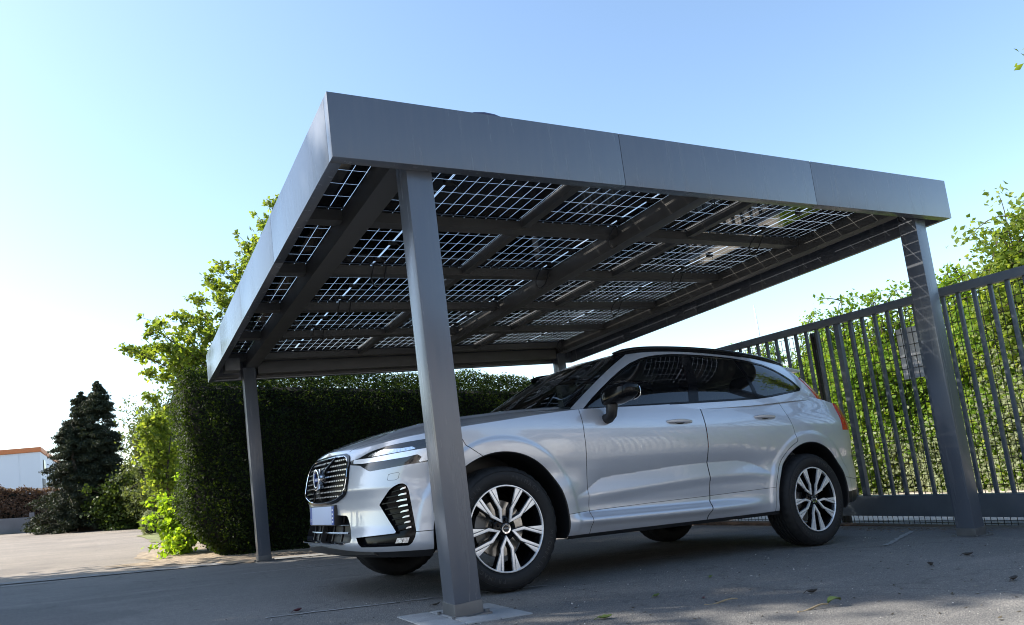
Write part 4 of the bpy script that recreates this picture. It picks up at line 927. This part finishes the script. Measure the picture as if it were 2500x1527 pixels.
def tree(name,label,x,y,h,crown,nl,nleaf,size,lm,seed,tr=.16,group=None,clump=.42,cat='tree',fork=.32,droop=.2,flat=.5,keep=None,z0=None):
    """crown: list of (dx,dy,z,rx,ry,rz) ellipsoids (z above ground)"""
    g=np.random.default_rng(seed); zb=float(gz(x,y))-.1 if z0 is None else z0; t=empty(name,(x,y,zb),label,cat,group)
    b=MB(); top=np.array([x+g.normal(0,.15),y+g.normal(0,.15),zb+h*.72]); tp=limb(b,(x,y,zb),top,tr,tr*.25,g,0,10)
    pts=[];wts=[]
    for (dx,dy,z,rx,ry,rz) in crown:
        m=max(2,int(nl*rx*ry*rz/sum(c[3]*c[4]*c[5] for c in crown)))
        for _ in range(m):
            d=g.normal(0,1,3); d/=np.linalg.norm(d); q=g.uniform(.55,1.0); e=np.array([x+dx,y+dy,zb+z])+d*np.array([rx,ry,rz])*q
            i=min(len(tp)-1,max(1,int((e[2]-zb)/h*5*.8)+0)); s=tp[i] if i<len(tp) else tp[-1]
            if s[2]>e[2]: s=tp[max(1,i-1)]
            P=limb(b,s,e,tr*.30*g.uniform(.6,1.1),.008,g,.06,5)
            for u in (3,4,5): 
                pts.append(P[u]); wts.append(1.0 if u==5 else .6)
                for _k in range(2):
                    e2=P[u]+g.normal(0,clump*1.3,3); limb(b,P[u],e2,.012,.004,g,.05,4); pts.append(e2); wts.append(.8)
    pts=np.array(pts); wts=np.array(wts)/sum(wts); idx=g.choice(len(pts),nleaf,p=wts)
    P=pts[idx]+g.normal(0,clump*.55,(nleaf,3))*np.array([1,1,.75])
    if keep is not None: P=P[keep(P)]
    N=g.normal(0,1,P.shape); N[:,2]+=flat
    o=b.build('trunk',MT['bark'],t,True); o.matrix_parent_inverse=Matrix.Translation((-x,-y,-zb))
    c=leaves('crown',P,N,size,lm,t,.4,.62,droop,0,g); c.matrix_parent_inverse=Matrix.Translation((-x,-y,-zb)); return t
# --- tall clipped hedge behind the carport
def hedge(name,label,top,x0,x1,y0,y1,zb,n,size,lm,seed,core_in=.12,round_=.16,cat='hedge',lumps=.05,endcut=None,lower=0,out=None):
    g=np.random.default_rng(seed); P=[];N=[]
    A=dict(front=(x1-x0)*2.4,back=(x1-x0)*.5,top=(x1-x0)*(y1-y0),l=(y1-y0)*2.4,r=(y1-y0)*1.2); s=sum(A.values())
    for k,a in A.items():
        m=int(n*a/s); u=g.uniform(0,1,m); v=g.uniform(0,1,m)
        if k in('front','back'):
            X=x0+(x1-x0)*u; Z=v; Y=np.full(m,y0 if k=='front' else y1); nn=np.tile((0,-1 if k=='front' else 1,.25),(m,1))
        elif k=='top': X=x0+(x1-x0)*u; Y=y0+(y1-y0)*v; Z=np.ones(m); nn=np.tile((0,0,1.),(m,1))
        else: X=np.full(m,x0 if k=='l' else x1); Y=y0+(y1-y0)*u; Z=v; nn=np.tile((-1 if k=='l' else 1,0,.25),(m,1))
        zt=top(X,Y); zz=zb(X,Y); 
        # rounded edges
        Zr=zz+(zt-zz)*Z; e=np.clip((Zr-(zt-round_))/round_,0,1); ins=round_*(1-np.sqrt(np.maximum(0,1-e*e)))
        if k=='front': Y=Y+ins
        if k=='back': Y=Y-ins
        if k=='l': X=X+ins
        if k in('front','back'):
            ex=np.clip((x0+round_-X)/round_,0,1); Y=Y+(1 if k=='front' else -1)*round_*(1-np.sqrt(np.maximum(0,1-ex*ex)))
        if k=='top': Zr=Zr-.10*np.clip((x0+round_*.7-X)/round_,0,1)**2-.10*np.clip((y0+round_*.7-Y)/round_,0,1)**2
        lump=lumps*(np.sin(X*3.1+1)*np.sin(Zr*4.3+2)+.7*np.sin(X*7.3+Zr*5.1)+.5*np.sin(Y*6.7+Zr*3.7)); 
        Q=np.stack([X,Y,Zr],1)+nn*lump[:,None]
        if endcut is not None:
            Q[:,0]+=(endcut(Q[:,2])+.0*(Q[:,1]-y0))*np.clip(1-(X-x0)/1.2,0,1)
        P.append(Q); N.append(nn)
    P=np.concatenate(P); N=np.concatenate(N); P=P+N*np.where(g.uniform(0,1,len(P))<.35,g.exponential(.020,len(P)),-g.uniform(0,.13,len(P)))[:,None]
    t=empty(name,((x0+x1)/2,(y0+y1)/2,float(zb((x0+x1)/2,(y0+y1)/2))),label,cat)
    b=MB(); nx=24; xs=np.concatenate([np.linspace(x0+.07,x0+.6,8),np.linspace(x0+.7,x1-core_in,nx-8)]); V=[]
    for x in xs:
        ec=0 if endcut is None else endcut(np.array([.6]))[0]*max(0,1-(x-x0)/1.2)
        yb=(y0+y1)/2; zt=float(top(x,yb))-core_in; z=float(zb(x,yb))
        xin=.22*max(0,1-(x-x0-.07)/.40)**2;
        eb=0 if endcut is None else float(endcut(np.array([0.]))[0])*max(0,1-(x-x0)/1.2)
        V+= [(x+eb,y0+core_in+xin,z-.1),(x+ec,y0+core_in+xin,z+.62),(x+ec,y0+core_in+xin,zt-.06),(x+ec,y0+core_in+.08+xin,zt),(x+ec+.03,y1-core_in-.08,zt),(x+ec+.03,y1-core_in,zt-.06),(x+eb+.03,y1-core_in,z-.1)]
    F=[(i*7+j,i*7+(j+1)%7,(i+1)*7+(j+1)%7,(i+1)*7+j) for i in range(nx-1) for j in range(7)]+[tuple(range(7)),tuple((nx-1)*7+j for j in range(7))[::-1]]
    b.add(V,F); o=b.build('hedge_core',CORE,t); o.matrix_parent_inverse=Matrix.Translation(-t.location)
    c=leaves('foliage',P,N,size,lm,t,.75,.5,.1,.1,g); c.matrix_parent_inverse=Matrix.Translation(-t.location); return t
hb=lambda x,y: gz(x,y)+0*x
hedge('clipped_hedge','tall dark clipped evergreen hedge running behind the carport',lambda x,y: 2.50-.078*(np.asarray(x)+1.27),-1.20,8.6,6.25,7.7,hb,150000,.044,L_YEW,11,core_in=.20,round_=.12,
      endcut=lambda z: .34*np.clip((.55-np.asarray(z))/.55,0,1)**1.6+.06*np.clip((np.asarray(z)-1.9)/.7,0,1))
# --- leafy tree behind the hedge on the left
def limbtree(name,label,x,y,h,ends,per,size,lm,seed,tr,spread,cat='tree'):
    """trunk with a limb to each branch end; leaves hang in clusters along the outer limbs"""
    g=np.random.default_rng(seed); zb=float(gz(x,y))-.1; t=empty(name,(x,y,zb),label,cat); off=Matrix.Translation((-x,-y,-zb)); b=MB(); tp=limb(b,(x,y,zb),(x+.05,y,zb+h),tr,tr*.2,g,0,10); P=[]
    for e in ends:
        e=np.array(e,float); i=int(np.clip((e[2]-zb-.9)/h*5,1,5)); L=limb(b,tp[i],e,tr*.28,.006,g,.05,5)
        for u,w in ((5,1.),(4,.75),(3,.35)):
            k=int(per*w); c=L[u]; P.append(c+g.normal(0,1,(k,3))*np.array([1,1,.7])*spread*(.8 if u==5 else 1.0))
            for _ in range(3): e2=c+g.normal(0,spread*1.15,3); limb(b,c,e2,.007,.003,g,.05,4); P.append(e2+g.normal(0,1,(int(per*.16),3))*spread*.30)
    P=np.concatenate(P); N=g.normal(0,1,P.shape); N[:,2]+=.5
    o=b.build('trunk',MT['bark'],t,True); o.matrix_parent_inverse=off; c=leaves('crown',P,N,size,lm,t,.4,.62,.25,0,g); c.matrix_parent_inverse=off
limbtree('oak_tree','bright green broadleaf tree with spreading branches rising behind the left end of the dark hedge',.75,11.2,6.4,
 [(-1.64,10.5,3.58),(-1.45,11,3.55),(-1.28,11.5,3.75),(-1.06,10.75,3.7),(-1.12,11.25,4.21),(-1.25,10.5,3.94),(-.72,11,4.32),(-.78,11.5,4.11),(-.49,10.75,4.15),(-.15,11.25,5.15),(0,10.5,5.15),(-.08,11,4.92),(.31,11.5,5.08),(-.05,10.75,4.58),(.61,11.25,5.9),(.52,10.5,5.35),(.38,11,5.22),(.28,11.5,4.62),(-.33,10.75,3.84),(-.6,11.25,3.7),(-.89,10.5,3.32),(-1.12,11,3.14),(-1.33,11.5,3.29),(-1.0,10.75,3.55),(1.25,11.25,6.85),(.85,10.5,6.05),(-.35,11.5,4.76),(-.7,10.75,3.82),(.1,11.25,4.3),(-.2,10.5,3.88),(-.47,11,3.58),(.4,11,3.9),(.2,11.3,3.5),(-.2,11.5,3.2)],72,.108,L_OAK,21,.12,.112)
limbtree('slender_tree','slim bright green sapling lit by the sun just beyond the dark hedge end',-1.05,10.5,2.6,[(-1.39,10.1,2.62),(-1.21,10.7,2.42),(-1.48,10.3,2.22),(-1.19,10.9,2.08),(-1.4,10.5,1.8),(-1.5,10.1,2.0),(-1.2,10.7,1.53),(-1.4,10.3,1.3),(-1.24,10.9,1.0),(-1.27,10.5,2.2),(-1.1,10.6,1.7),(-1.15,10.4,1.2)],110,.085,L_OAK,22,.03,.10)
tree('leafy_shrub','bright yellow-green leafy shrub growing against the hedge foot',-1.14,7.7,1.15,[(-.10,.0,.32,.18,.40,.30),(-.13,.2,.72,.16,.36,.32)],30,4600,.075,L_FERN,23,.02,clump=.085,cat='shrub')
# --- conifer, birch and the far boundary
def conifer(name,label,x,y,h,r,tips,n,lm,seed):
    g=np.random.default_rng(seed); zb=float(gz(x,y)); t=empty(name,(x,y,zb),label,'tree'); b=MB(); P=[];N=[]
    for (dx,dy,hh,rr,w) in tips:
        limb(b,(x+dx*.3,y,zb-.1),(x+dx,y+dy,zb+hh*.97),.16,.015,g,0,7)
        m=int(n*w); nb=int(150*w*2)
        for _ in range(nb):
            q=g.uniform(.02,1.0)**.85; z=hh*q; az=g.uniform(0,6.283); prof=rr*(1-q)**.62*(.62+.46*g.uniform()); 
            if q<.10: prof*=.6+4*q
            L=max(.03,prof); k=max(8,int(m/nb)); s=g.uniform(.10,1.12,k)**.7
            bx=np.stack([x+dx+np.cos(az)*L*s,y+dy+np.sin(az)*L*s,zb+z+.18*L*s-.30*L*s**2],1)
            sp=np.minimum(.09,.03+.2*L)+.20*L*(1-s*.75); bx+=g.normal(0,1,(k,3))*np.stack([sp,sp,sp*.55],1)*.55; P.append(bx); nn=g.normal(0,1,(k,3)); nn[:,0]+=np.cos(az)*.8; nn[:,1]+=np.sin(az)*.8; N.append(nn)
            limb(b,(x+dx,y+dy,zb+z*.98),bx[s.argmax()],.022,.004,g,.05,4)
    P=np.concatenate(P);N=np.concatenate(N); off=Matrix.Translation((-x,-y,-zb))
    o=b.build('trunk',MT['bark'],t,True); o.matrix_parent_inverse=off; c=leaves('crown',P,N,.105,lm,t,.5,.34,.6,0,g); c.matrix_parent_inverse=off
conifer('conifer_tree','dark grey-green conifer with two pointed tops at the end of the yard',-3.15,26.5,5.0,1.3,[(.58,0,5.45,1.42,.6),(.06,.2,5.1,1.48,.5),(-.42,-.1,3.9,1.4,.4),(.5,.3,3.6,1.5,.4)],105000,L_CON,31)
tree('birch_tree','drooping grey-green birch between the dark conifer and the hedge',-.6,23.5,4.9,[(-.1,0,3.7,.9,.9,.9),(-.4,0,2.5,.85,.8,.9),(.3,0,2.6,.8,.8,1.2),(-.4,0,1.5,.8,.8,.6)],80,22000,.10,L_BIR,32,.08,clump=.25,droop=1.2)
tree('dark_shrub','dark green bush standing low in front of the conifer and the birch',-1.9,25.2,2.6,[(0,0,1.1,.9,.8,1.0),(.9,0,.9,.8,.7,.8)],60,16000,.12,L_SHADE,33,.05,clump=.22,cat='shrub')
def bush(name,label,x,y,rx,ry,rz,n,size,lm,seed,cz=.5,cat='shrub',group=None):
    g=np.random.default_rng(seed); zb=float(gz(x,y)); d=g.normal(0,1,(n,3)); d/=np.linalg.norm(d,axis=1,keepdims=True); d=d[d[:,2]>-.75]; lum=1+.07*np.sin(d[:,0]*5+seed)+.06*np.sin(d[:,2]*7)+.05*np.sin(d[:,1]*9)
    P=np.array([x,y,zb+rz*cz*1.6])+d*np.array([rx,ry,rz])*(lum*g.uniform(.86,1.03,len(d)))[:,None]; P[:,2]=np.maximum(P[:,2],zb+.01)
    t=empty(name,(x,y,zb),label,cat,group); off=Matrix.Translation((-x,-y,-zb)); b=MB(); V=[];K=12
    for i in range(1,8):
        a=math.pi*i/8
        for j in range(K): V.append((x+rx*.8*math.sin(a)*math.cos(j*6.283/K),y+ry*.8*math.sin(a)*math.sin(j*6.283/K),zb+rz*cz*1.6+rz*.8*math.cos(a)))
    b.add(V,[(i*K+j,i*K+(j+1)%K,(i+1)*K+(j+1)%K,(i+1)*K+j) for i in range(6) for j in range(K)]+[tuple(range(K))[::-1],tuple(6*K+j for j in range(K))])
    o=b.build('inner_twigs',CORE,t,True); o.matrix_parent_inverse=off; c=leaves('foliage',P,d,size,lm,t,.6,.55,0,.1,g); c.matrix_parent_inverse=off
bush('round_bush','small round clipped pale green bush at the lawn edge',-1.33,17.2,.27,.30,.34,3000,.04,L_PALE,41,.55)
bush('low_mound_shrub','low wide dark mound of clipped shrub along the far yard edge',-3.3,27.6,1.75,.6,.42,9000,.06,L_YEW,42,.35)
hedge('russet_hedge','brown russet hedge above the low grey wall on the far left',lambda x,y: gz(x,y)+1.78+.1*np.sin(np.asarray(x)*1.7),-13.5,-3.9,31.6,33.0,lambda x,y: gz(x,y)+.3,24000,.11,L_BRN,43,.15,.25,lumps=.09)
b=MB(); b.box((-14,31.0,-.1),(-5.28,31.2,.62),lambda x,y:gz(x,y)); o=b.build('low_wall',mat('grey_render',(.20,.19,.20),.9,var=(2,.15,6)),None,False,.01); 
b=MB(); b.box((-5.275,30.98,-.1),(-5.12,31.22,.80),lambda x,y:gz(x,y)); o2=b.build('end_pier',o.data.materials[0],o,False,.01)
tag(o,'low grey rendered wall in front of the russet hedge','wall')
# --- white warehouse far left
wb=empty('warehouse',(-14,46,float(gz(-14,46))),'white flat-roofed warehouse with an orange roof edge on the far left','building')
wo=Matrix.Translation(-wb.location); WM=mat('white_cladding',(.74,.76,.80),.6,var=(.3,.04,3))
def wpart(b,n,m): o=b.build(n,m,wb,False,.01); o.matrix_parent_inverse=wo; return o
b=MB(); b.box((-30,45,.3),(-5.98,70,4.62)); 
for i in range(24): b.box((-30+i,44.985,.4),(-29.96+i,44.998,4.60))
wpart(b,'wall',WM)
b=MB(); b.box((-30.05,44.93,4.63),(-5.92,70.05,4.90)); wpart(b,'roof_edge',mat('orange_flashing',(.62,.20,.07),.5))
b=MB(); b.box((-5.975,46.5,3.6),(-5.94,47.6,4.25)); wpart(b,'window',MT['gloss'])
b=MB(); b.box((-5.975,45.6,.4),(-5.94,47.2,3.1)); wpart(b,'door',mat('grey_door',(.12,.12,.13),.6))
# --- hedge and trees beyond the gate
hedge_r=lambda x,y: gz(x,y)+2.55+.22*np.sin(np.asarray(y)*1.3)+.12*np.sin(np.asarray(y)*3.7+1)
CORE2=mat('green_core',(.028,.045,.010),.95)
def ivy(name,label,y0,y1,x0,n,size,lm,seed,topf,pale=None):
    g=np.random.default_rng(seed); m=n; Y=g.uniform(y0,y1,m); u=g.uniform(0,1,m)**.9; zb=gz(x0,Y); zt=topf(Y); Z=zb+(zt-zb)*u
    X=x0+.16*np.sin(Y*2.3+Z*1.1)+.12*np.sin(Y*5.1-Z*3.3)+.10*np.sin(Z*4.7+Y)+.25*np.clip((u-.8)/.2,0,1)**2+.10*np.clip((.2-u)/.2,0,1)-g.exponential(.08,m)+g.uniform(0,.35,m)
    P=np.stack([X,Y,Z],1); N=np.tile((-1,-.15,.35),(m,1)); t=empty(name,(x0+.7,(y0+y1)/2,float(gz(x0,0))),label,'hedge'); off=Matrix.Translation(-t.location)
    b=MB(); ys=np.linspace(y0,y1,40); V=[]
    for y in ys: z=float(gz(x0,y)); q=float(topf(np.array([y]))[0]); V+=[(x0+.38,y,z-.1),(x0+.38,y,q-.35),(x0+.6,y,q-.2),(x0+1.5,y,q-.3),(x0+1.5,y,z-.1)]
    b.add(V,[(i*5+j,i*5+(j+1)%5,(i+1)*5+(j+1)%5,(i+1)*5+j) for i in range(39) for j in range(5)]); o=b.build('hedge_core',CORE2,t); o.matrix_parent_inverse=off
    c=leaves('foliage',P,N,size,lm,t,.85,.7,.2,.15,g); c.matrix_parent_inverse=off
    if pale:
        k=[]
        for (cy,cz,ry,rz,q) in pale:
            a=g.normal(0,1,(q,2))*.45; yy=cy+a[:,0]*ry; zz=float(gz(x0,cy))+cz+a[:,1]*rz; xx=x0-.12+.16*np.sin(yy*2.3+zz*1.1)+.12*np.sin(yy*5.1-zz*3.3)-g.exponential(.08,q); k.append(np.stack([xx,yy,np.maximum(zz,gz(x0,yy)+.05)],1))
        P2=np.concatenate(k); c=leaves('pale_ivy',P2,np.tile((-1,-.1,.3),(len(P2),1)),.06,L_PALE,t,.7,.7,.2,.1,g); c.matrix_parent_inverse=off
ivy('tall_hedge','tall sunlit yellow-green hedge with pale ivy patches beyond the gate and the pavement',-7.5,5.0,9.75,72000,.085,L_HORN,51,lambda y: gz(9.75,y)+2.75+.25*np.sin(y*1.3)+.15*np.sin(y*3.1+1),
    [(3.3,.55,1.4,.7,2600),(1.6,1.0,.9,1.3,2800),(.4,.6,.8,.8,1300),(-1.5,.8,1.2,1.2,1500)])
ivy('far_hedge','sunlit green hedge set farther back beyond the gate, seen above the rear of the car',5.2,15.5,12.7,42000,.09,L_HORN,52,lambda y: gz(12.7,y)+3.15+.25*np.sin(y*1.1)+.15*np.sin(y*2.7+1),[(7.5,.6,1.4,.7,1400)])
G5='young trees rising above the sunlit hedge'
for i,(y,h,w,lab) in enumerate([(10.6,3.9,.55,'small bushy young tree rising above the sunlit hedge, farthest along it behind the car roof'),(9.1,4.0,.5,'short twiggy young tree above the sunlit hedge, nearest the white mast'),(7.5,4.3,.55,'pointed young tree rising above the hedge left of the narrow spire-like one'),(4.75,3.85,.34,'narrow spire-like young tree above the hedge between two bushier ones'),(3.75,3.8,.62,'round-topped young tree above the hedge just left of the right carport post'),(2.75,3.9,.42,'sparse yellowish young tree beside the right carport post'),(1.35,4.3,1.0,'large light green maple rising above the gate on the far right'),(-.5,4.5,1.1,'broad light green tree beyond the gate at the right picture edge')]):
    big=i>5
    tree('young_tree' if not big else 'maple_tree',lab,(13.2 if i<3 else 10.35),y,h+.1,[(0,0,h*.80,w*.8,w,h*.20)]+([(-.1,.1,h*.60,w,w*1.1,h*.2)] if big else [(0,0,h*.66,w,w*1.1,h*.16)]),34 if not big else 80,6500 if not big else 26000,.08 if not big else .095,L_HORN if i!=6 else L_OAK,60+i,.05,G5 if not big else None,.14 if not big else .21)
tree('maple_tree','tree at the right picture edge with leaves high above the gate',9.2,-.35,6.6,[(0,.05,5.7,.6,.62,.55)],16,2200,.12,L_OAK,75,.07,None,.2)
ma=MB(); ma.tube([(37.48,30,3),(37.45,30,8),(37.42,30,9.4)],[.09,.06,.035],8); mo=ma.build('radio_mast',MT['white'],None,True); tag(mo,'thin white mast standing far behind the gate','mast')
b=MB(); b.box((15.2,24,.0),(15.32,24.12,3.5))
# --- trees outside the picture to the left, whose shade falls across the drive, and those shading the yard
SH=[(-8.0,7.35,12.3,[(0,0,8.9,2.3,2.0,2.9),(0.2,.7,6.0,1.7,1.3,2.3),(.3,-1.8,5.4,1.8,1.5,2.4),(0,.1,4.0,2.0,1.8,2.2),(.6,-1.6,9.0,1.5,1.3,2.0)],130,34000,81,'large dark tree left of the carport shading the drive'),
    (-7.4,5.2,10.2,[(0,.1,7.6,1.7,1.15,2.3),(.1,-.15,4.6,1.6,1.1,2.1),(0,.8,4.8,1.5,1.2,2.1),(.2,-.1,2.4,1.4,1.1,1.3)],100,19000,82,'dark round-headed tree at the left of the drive near the camera')]
for (x,y,h,cr,nl,nf,sd,lab) in SH: tree('shade_tree',lab,x,y,h,cr,nl,nf,.20,L_SHADE,sd,.22,'shade trees beside the drive',.40)
for k,(x,y,h,lab) in enumerate([(-13.5,19.5,6.5,'slender shade tree beside the yard near the russet hedge'),(-14.5,24.5,6.8,'slender shade tree beside the yard, farther from the drive')]): tree('shade_tree',lab,x,y,h,[(0,0,h*.7,1.2,1.2,h*.25)],40,7000,.2,L_SHADE,84+k,.12,'shade trees beside the drive',.35)
# --- building and fence across the road, behind the camera (seen mirrored in the car)
MT['brick']=mat('brown_brick',(.42,.36,.33),.85,var=(2.2,.18,6),bump=(30,.3))
bb=empty('brick_building',(2,-13,-.1),'long brown brick building with pale garage doors across the road','building'); bo=Matrix.Translation(-bb.location)
def bpart(b,n,m): o=b.build(n,m,bb,False,.01); o.matrix_parent_inverse=bo; return o
b=MB(); b.box((-16,-18,-1),(24,-12,4.3)); bpart(b,'wall',MT['brick'])
b=MB(); b.box((-16.3,-18.3,4.31),(24.3,-11.7,4.65)); bpart(b,'roof',MT['concrete'])
for i in range(9):
    x=-13+i*4.1; b=MB(); b.box((x,-11.98,-.4),(x+2.6,-11.9,2.4)); bpart(b,'garage_door',MT['white'])
    b=MB(); b.box((x+.3,-11.98,2.9),(x+2.3,-11.9,3.7)); bpart(b,'window',MT['gloss'])
MT['palefence']=mat('pale_fence',(.78,.78,.77),.6)
sf=empty('slatted_fence',(3,-9,-.2),'pale slatted fence across the road from the carport','fence'); sfo=Matrix.Translation(-sf.location)
b=MB()
for i in range(70): x=-7+i*.28; b.box((x,-9.03,-.6),(x+.15,-9,1.35))
o=b.build('slat_panel',MT['palefence'],sf,False,.004); o.matrix_parent_inverse=sfo
b=MB(); b.box((-7,-9.08,1.1),(12.6,-9.031,1.22)); b.box((-7,-9.08,.1),(12.6,-9.031,.22)); o=b.build('rail',MT['concrete'],sf,False,.004); o.matrix_parent_inverse=sfo
# ================================================================ fallen leaves and twigs
MT['dleaf']=mat('fallen_leaf_purple',(.07,.015,.022),.5); MT['bleaf']=mat('fallen_leaf_brown',(.035,.028,.022),.6); MT['gleaf']=mat('fallen_leaf_green',(.10,.14,.03),.55); MT['twig']=mat('twig_wood',(.26,.20,.12),.8,var=(60,.3,4))
def leaf_obj(x,y,L,w,rot,m,label,curl=.25,seed=0):
    L*=.8; w*=.75
    g=np.random.default_rng(seed); b=MB(); n=9; V=[]
    for i,t in enumerate(np.linspace(0,1,n)):
        hw=w*math.sin(math.pi*min(1,t*.97+.02))**.75*.5*(1+.15*g.normal()); zc=curl*L*(4*(t-.5)**2)*.35
        for s in (-1,0,1): 
            a=(t-.5)*L; q=s*hw; V.append((a*math.cos(rot)-q*math.sin(rot),a*math.sin(rot)+q*math.cos(rot),zc+abs(s)*hw*curl*1.2+.003))
    b.add(V,[(i*3+j,i*3+j+1,(i+1)*3+j+1,(i+1)*3+j) for i in range(n-1) for j in range(2)]); b.tube([V[1],(V[1][0]-L*.25*math.cos(rot),V[1][1]-L*.25*math.sin(rot),.004)],.0015,5)
    o=b.build('fallen_leaf',m,None,True); o.location=(x,y,float(gz(x,y))+.001); so=o.modifiers.new('thick','SOLIDIFY'); so.thickness=.0012
    tag(o,label,'leaf','fallen leaves on the drive')
for i,a in enumerate([(-1.116,.43,.07,.05,.4,MT['dleaf'],'dark red fallen leaf on the drive left of the near post',.5),
 (-.133,-1.086,.085,.055,-.3,MT['gleaf'],'large green fallen leaf lying right of the paved pad',.35),
 (.396,-.794,.06,.035,.2,MT['gleaf'],'curled pale green leaf lying in front of the front wheel',.5),
 (.909,-1.319,.075,.045,-.4,MT['bleaf'],'dark curled leaf lying beyond the two pale twigs',.6),
 (1.722,-1.80,.08,.045,.1,MT['bleaf'],'dark curled leaf near the right picture edge',.6),
 (2.609,-1.109,.09,.05,-.5,MT['bleaf'],'dark leaf on the drive before the right post, farthest of the dark ones',.5),
 (2.06,-1.202,.07,.04,.9,MT['bleaf'],'dark folded leaf midway between right post and the pale twigs',.7),
 (-.495,-.053,.07,.03,.1,MT['bleaf'],'small dark dry leaf just left of the near post foot',.5),
 (1.05,-.50,.05,.04,.5,MT['gleaf'],'small yellow-green leaf between the two wheels',.5),
 (.50,-1.02,.03,.02,.7,MT['dleaf'],'tiny red leaf beside the shorter pale twig',.4)]): leaf_obj(*a,seed=i)
def twig(x,y,L,rot,r,label,leafy=False):
    b=MB(); g=np.random.default_rng(int(abs(x*100))); P=[(t*L*math.cos(rot),t*L*math.sin(rot),r+.002+.006*math.sin(t*6)) for t in np.linspace(-.5,.5,7)]; P=np.array(P); P[:,1]+=g.normal(0,.003,7); b.tube(P,np.linspace(r,r*.7,7),7)
    o=b.build('twig',MT['twig'],None,True); o.location=(x,y,float(gz(x,y))); tag(o,label,'twig','twigs on the drive')
    if leafy:
        lb=MB(); e=P[-1]; k=[]
        for t in np.linspace(0,1,7):
            hw=.022*math.sin(math.pi*min(1,t*.95+.03)); 
            for s in (-1,0,1): k.append((e[0]+t*.075*math.cos(rot)-s*hw*math.sin(rot),e[1]+t*.075*math.sin(rot)+s*hw*math.cos(rot),e[2]+.012*math.sin(t*3)+abs(s)*.010))
        lb.add(k,[(i*3+j,i*3+j+1,(i+1)*3+j+1,(i+1)*3+j) for i in range(6) for j in range(2)]); q=lb.build('leaf',MT['gleaf'],o,True)
twig(.452,-1.183,.17,-.30,.0045,'pale straight twig without a leaf lying on the drive')
twig(.56,-1.60,.17,-.12,.005,'pale twig with a green leaf at its end on the drive',True)
# fine litter nobody could count
g=np.random.default_rng(19); n=2600; X=g.uniform(-3,4.6,n); Y=np.where(g.uniform(0,1,n)<.5,g.uniform(-2.6,.5,n),g.normal(5.6,.45,n)); sz=g.uniform(.002,.0055,n)*np.where(g.uniform(0,1,n)<.06,1.9,1); a_=g.uniform(0,6.28,n); V=[]
for k in range(4): V.append(np.stack([X+sz*np.cos(a_+k*1.571)*g.uniform(.7,1.3,n),Y+sz*np.sin(a_+k*1.571)*g.uniform(.7,1.3,n),gz(X,Y)-.0005],1))
V.append(np.stack([X,Y,gz(X,Y)+sz*.9],1)); V=np.stack(V,1).reshape(-1,3); i=np.arange(n)*5
me=D.meshes.new('gravel'); me.from_pydata(V.tolist(),[],np.concatenate([np.stack([i+k,i+(k+1)%4,i+4],1) for k in range(4)]).tolist()); me.update(); tag(link('gravel',me,leafmat('stone_grit',(.10,.095,.09),(.28,.27,.25),.02,(.50,.48,.45),1)),kind='stuff')
g=np.random.default_rng(9); n=420; X=g.uniform(-2.2,4.6,n); Y=g.uniform(-2.4,.4,n); P=np.stack([X,Y,gz(X,Y)+.004],1)
tag(leaves('leaf_litter',P,np.tile((0,0,1.),(n,1)),.020,leafmat('litter',(.03,.025,.02),(.10,.085,.06),.1,(.32,.30,.26),1),None,.25,.5,0,1,g),kind='stuff')
n=900; X=g.uniform(-1,4.6,n); Y=np.where(g.uniform(0,1,n)<.6,g.normal(5.9,.25,n),g.normal(.6,.5,n)); X=np.where(Y<3,g.normal(4.45,.14,n),X); P=np.stack([X,Y,gz(X,Y)+.006],1)
tag(leaves('leaf_litter',P,np.tile((0,0,1.),(n,1)),.03,leafmat('dry_litter',(.07,.05,.03),(.16,.11,.06),.1,(.26,.2,.12),1),None,.4,.5,0,1,g),kind='stuff')
